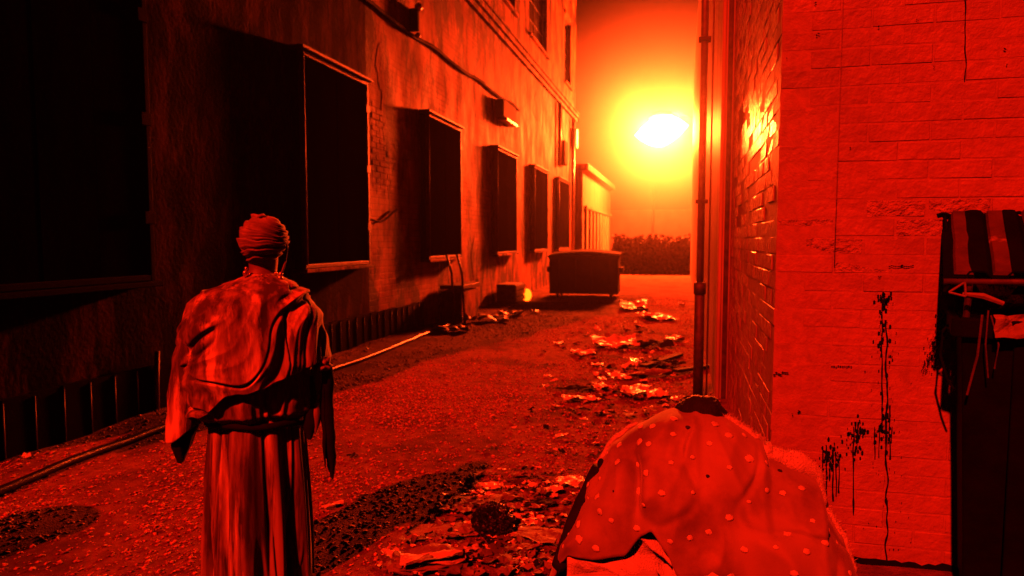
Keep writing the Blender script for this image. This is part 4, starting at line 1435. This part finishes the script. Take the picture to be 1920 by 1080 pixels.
LIT = [
    (1190, 580, 52, 18, M_paper, 'crumpled pale paper farthest down the alley near the pipe', 0.1, 1.3),
    (1230, 598, 58, 14, M_paper, 'long pale torn paper lying just left of the drainpipe', 0.2, 0.9),
    (1278, 574, 12, 8, M_paper, 'small round pale scrap close to the drainpipe', 0, 2.0),
    (1150, 650, 84, 16, M_paper, 'long peaked white paper across the middle of alley', 0.05, 1.1),
    (1050, 646, 20, 9, M_paper, 'small pale scrap left of the long white paper', 0.3, 1.2),
    (1196, 681, 26, 10, M_foil, 'brightly glinting foil scrap in the middle litter', 0.1, 0.9),
    (1180, 692, 24, 16, M_paper, 'bent pale cup-shaped paper under the glinting foil', -0.3, 1.8),
    (1120, 688, 24, 6, M_paper, 'short pale scrap left of the glinting foil', 0.0, 0.8),
    (1030, 708, 12, 14, M_paper, 'thin curled pale strip alone on the gravel', 0.9, 1.0),
    (1128, 730, 30, 22, M_paper, 'crumpled pale paper left of the spread sheet', 0.4, 1.2),
    (1190, 738, 46, 20, M_paper, 'spread pale sheet behind the blanket top', -0.1, 0.8),
    (1232, 744, 40, 16, M_paper, 'bright torn paper just behind the huddled head', 0.15, 1.1),
    (1225, 652, 60, 10, M_rag, 'dark ragged strip beside the drainpipe, upper one', 0.4, 1.0),
    (1245, 690, 70, 10, M_rag, 'long dark rag slanting towards the drainpipe', 0.5, 0.8),
    (1080, 735, 70, 9, M_rag, 'thin dark strip left of the pale sheets', 0.1, 0.5),
    (1215, 707, 90, 10, M_card, 'long narrow brown card beneath the dark rag', 0.45, 0.5),
    (1070, 908, 60, 22, M_paper, 'bright pale sheet just left of the black bundle', 0.3, 0.7),
    (920, 916, 46, 16, M_paper, 'pale torn paper right of the long black shadow', -0.1, 0.7),
    (1035, 925, 40, 14, M_paper, 'pale scrap below the bright sheet by the bundle', 0.1, 0.8),
    (885, 1038, 30, 16, M_paper, 'bright folded paper in the foreground litter', 0.2, 0.9),
    (735, 1045, 28, 26, M_paper, 'bright crumpled paper at the shadow edge in foreground', 0.5, 1.5),
    (840, 1000, 130, 40, M_card, 'large flat brown card in the foreground litter', 0.12, 0.12),
    (900, 945, 90, 26, M_card, 'flat card above the crumpled black bag', 0.1, 0.2),
    (1010, 1010, 80, 40, M_card, 'brown card right of the crumpled black bag', -0.3, 0.35),
    (980, 975, 50, 26, M_paper, 'stained pale sheet touching the crumpled black bag', 0.2, 0.6),
    (880, 1050, 80, 20, M_rag, 'flattened black rag in the foreground litter', 0.1, 0.4),
    (960, 1068, 60, 24, M_rag, 'black torn rag at the bottom edge of picture', -0.2, 0.5),
    (1010, 950, 60, 16, M_rag, 'thin black rag between black bag and bundle', 0.3, 0.5),
    (950, 1030, 90, 40, M_card, 'curved brown card between the two black rags', 0.6, 0.4),
    (1040, 1060, 70, 30, M_card, 'brown card at the foot of the blanket', -0.5, 0.4),
    (1000, 1062, 16, 8, M_paper, 'tiny bright paper at the bottom by the blanket', 0.3, 0.8),
    (870, 604, 30, 30, M_paper, 'pale upright torn bag against left wall foot', 0.5, 2.4),
    (845, 622, 70, 10, M_paper, 'long pale strip at foot of the low box', -0.2, 0.7),
    (925, 603, 60, 9, M_paper, 'pale debris along the wall foot past the bag', -0.1, 0.8),
    (960, 592, 40, 9, M_paper, 'pale torn strip near the small crate', -0.3, 1.0),
    (1005, 587, 16, 7, M_paper, 'small pale scrap in front of the dumpster', 0, 1.2),
    (48, 877, 13, 16, M_paper, 'small bright paper cup at the left fence foot', 0.2, 2.0),
    (692, 662, 10, 10, M_paper, 'tiny bright scrap beside the lit hose', 0.2, 2.0),
    (625, 953, 40, 8, M_paper, 'thin bright strip on gravel beside the robe', 0.5, 0.5),
    (660, 860, 18, 7, M_rag, 'small black scrap on open gravel right of robe', 0.4, 0.6),
]
LIT += [
    (1095, 664, 44, 9, M_paper, 'low pale strip under the long white paper', 0.1, 0.7),
    (1160, 710, 36, 12, M_paper, 'creased pale paper below the bent cup-shaped one', 0.3, 1.0),
    (1085, 752, 60, 14, M_paper, 'wide faded sheet left of the huddled figure', 0.1, 0.6),
    (1265, 640, 26, 10, M_paper, 'pale crumpled scrap touching the drainpipe foot', 0.2, 1.3),
    (1140, 775, 30, 9, M_card, 'small brown card left of the blanket shoulder', 0.4, 0.5),
    (1055, 820, 26, 8, M_paper, 'small pale scrap on the gravel above the bundle', 0.2, 0.7),
    (975, 895, 34, 9, M_card, 'narrow brown card above the pale torn paper', 0.2, 0.4),
    (1000, 985, 36, 16, M_paper, 'bright torn wrapper between bag and blanket', 0.6, 0.9),
    (930, 1060, 34, 14, M_paper, 'bright wrapper corner at the bottom of the litter', 0.1, 0.8),
    (830, 1040, 46, 18, M_card, 'brown card flap above the folded newspaper', 0.4, 0.5),
]
for k, (x, y, w_, h_, m_, lab, rot, amp) in enumerate(LIT):
    nm, cat = ('paper_scrap', 'paper') if m_ is M_paper else ('rag_scrap', 'rag') if m_ is M_rag else ('foil_scrap', 'foil') if m_ is M_foil else ('card_piece', 'cardboard')
    litter(nm, x, y, w_, h_, m_, lab, cat, rot, amp * 0.8, k * 1.37 + 0.5, 0.004 + 0.004 * (k % 4), grp='litter lying in the alley')
# folded newspaper in the foreground
np_ = tag(empty('folded_newspaper', on_ground(800, 1066), R(16)), 'thick folded newspaper at the bottom edge beside the shadow', 'newspaper')
for k in range(4):
    mb = MB()
    sheet(mb, (0.012 * k, 0.006 * k, 0.012 + 0.011 * k), 0.36 - 0.02 * k, 0.2 - 0.012 * k, 0.09 * k, 0.035, 4.0 + 0.5 * k, 14)
    mb.build('page', M_paper if k == 2 else M_card, np_)
# crumpled black bag
c = on_ground(925, 1000)
mb = MB()
P = []
for j in range(36):
    a = math.pi * (0.02 + 0.96 * j / 35)
    row = []
    for i in range(64):
        t = 2 * math.pi * i / 64
        d = Vector((math.sin(a) * math.cos(t), math.sin(a) * math.sin(t), math.cos(a)))
        k = 1 + 0.16 * (1 - 3 * abs(mn.noise(d * 2.6 + Vector((2, 0, 0))))) + 0.1 * (1 - 3 * abs(mn.noise(d * 6.5)))
        row.append(Vector((d.x * 0.105 * k, d.y * 0.1 * k, 0.075 + d.z * 0.085 * k)))
    P.append(row)
mb.rings(P)
bgo = mb.build('plastic_bag', M_bag, None, False)
bgo.location = (c.x, c.y, gz(c.x, c.y))
tag(bgo, 'crumpled shiny black plastic bag amid the foreground litter', 'bag')
# loose small scraps nobody could count
for name, m_, n, lab, sl_ in (('paper_litter', M_paper, 380, 'tiny pale paper flakes strewn through the alley litter', 1), ('card_litter', M_card, 420, 'small brown card flakes strewn through the alley litter', 2), ('dark_litter', M_rag, 260, 'small black shreds strewn through the alley litter', 3)):
    mb = MB()
    rr = random.Random(sl_)
    for k in range(n):
        if rr.random() < 0.62:
            px, py = rr.gauss(930, 110), rr.uniform(880, 1085)
            if px < 700 + (1080 - py) * 1.05 * 0.9:
                continue
        else:
            px, py = rr.gauss(1150, 80), rr.uniform(600, 860)
            if px > 1290:
                continue
        c = on_ground(px, py)
        s0 = rr.uniform(0.012, 0.05) * (1.6 if m_ is M_card else 1)
        if c.y > 6:
            s0 *= 1.6
        sheet(mb, (c.x, c.y, gz(c.x, c.y) + 0.012 + rr.random() * 0.012), s0, s0 * rr.uniform(0.5, 1.3), rr.uniform(0, 6.28), s0 * 0.35, k * 0.77, 4, Rm=Matrix.Rotation(rr.uniform(-0.4, 0.4), 3, 'X'))
    tag(mb.build(name, m_), lab, 'litter', kind='stuff')
# planks by the drainpipe
for k, (x0_, y0_, x1_, y1_, lab) in enumerate(((1205, 697, 1275, 668, 'dark plank lying towards the drainpipe, upper'), (1265, 705, 1340, 690, 'dark plank behind the drainpipe foot'))):
    a, b_ = on_ground(x0_, y0_), on_ground(x1_, y1_)
    mid = (a + b_) / 2
    mb = MB()
    mb.box(-(b_ - a).length / 2, (b_ - a).length / 2, -0.05, 0.05, 0.01, 0.045)
    o = mb.build('plank', M_rag, None, bevel=0.004)
    o.location = (mid.x, mid.y, gz(mid.x, mid.y) + 0.02)
    o.rotation_euler = (0, 0.03, math.atan2(b_.y - a.y, b_.x - a.x))
    tag(o, lab, 'plank')

# drum added just outside the picture to throw shadow across the lower left
od = tag(empty('shadow_drum', (-3.80, 2.1, 0)), 'unseen rusty drum added past the left edge to throw a round shadow', 'drum')
mb = MB()
mb.rings([[(math.cos(a) * r_, math.sin(a) * r_, z) for a in [2 * math.pi * k / 28 for k in range(28)]] for r_, z in ((0.285, 0), (0.3, 0.02), (0.285, 0.05), (0.285, 0.29), (0.3, 0.31), (0.285, 0.33), (0.285, 0.58), (0.3, 0.6), (0.285, 0.62), (0.285, 0.85), (0.3, 0.87), (0.285, 0.89))])
mb.build('shadow_drum_shell', M_rust, od, smooth=False)
MB().tube([(0.12, 0, 0.89), (0.12, 0, 0.91)], 0.035, 12).build('shadow_drum_bung', M_iron, od)

# ------------------------------------------------------------------ haze
hm = bpy.data.materials.new('haze_air')
hm.use_nodes = True
nt = hm.node_tree
nt.nodes.remove(nt.nodes['Principled BSDF'])
pv = nt.nodes.new('ShaderNodeVolumePrincipled')
pv.inputs['Color'].default_value = (0.95, 0.93, 0.9, 1)
pv.inputs['Density'].default_value = HAZE_DENSITY
pv.inputs['Anisotropy'].default_value = HAZE_G
nt.links.new(pv.outputs[0], nt.nodes['Material Output'].inputs['Volume'])
hb = MB().box(-74, 74, -34, 124, -1.3, 16).build('haze', hm)
tag(hb, 'thin night haze glowing around the street lamp', 'haze', kind='stuff')

# volume added to give the lamp its bloom: thickest at the lamp, thinning outwards in every direction
mm = bpy.data.materials.new('lamp_bloom')
mm.use_nodes = True
nt = mm.node_tree
nt.nodes.remove(nt.nodes['Principled BSDF'])
pv = nt.nodes.new('ShaderNodeVolumePrincipled')
pv.inputs['Color'].default_value = (0.95, 0.93, 0.9, 1)
pv.inputs['Anisotropy'].default_value = 0.25
tc = nt.nodes.new('ShaderNodeTexCoord')
ln = nt.nodes.new('ShaderNodeVectorMath'); ln.operation = 'LENGTH'
nt.links.new(tc.outputs['Object'], ln.inputs[0])
mr = nt.nodes.new('ShaderNodeMapRange')
mr.inputs['From Min'].default_value = 0.0
mr.inputs['From Max'].default_value = 1.0
mr.inputs['To Min'].default_value = 1.0
mr.inputs['To Max'].default_value = 0.0
nt.links.new(ln.outputs['Value'], mr.inputs['Value'])
pw = nt.nodes.new('ShaderNodeMath'); pw.operation = 'POWER'; pw.inputs[1].default_value = 2.0
nt.links.new(mr.outputs[0], pw.inputs[0])
ml_ = nt.nodes.new('ShaderNodeMath'); ml_.operation = 'MULTIPLY'; ml_.inputs[1].default_value = BLOOM_DENSITY
nt.links.new(pw.outputs[0], ml_.inputs[0])
nt.links.new(ml_.outputs[0], pv.inputs['Density'])
nt.links.new(pv.outputs[0], nt.nodes['Material Output'].inputs['Volume'])
ms = MB().ball((0, 0, 0), 1.0, 32, 20).build('bloom_mist', mm)
ms.location = (LX, LY, LZ + 0.3)
ms.scale = (9.5, 8.0, 8.6)
tag(ms, 'added volume that gives the street lamp its bloom', 'bloom_mist', kind='stuff')
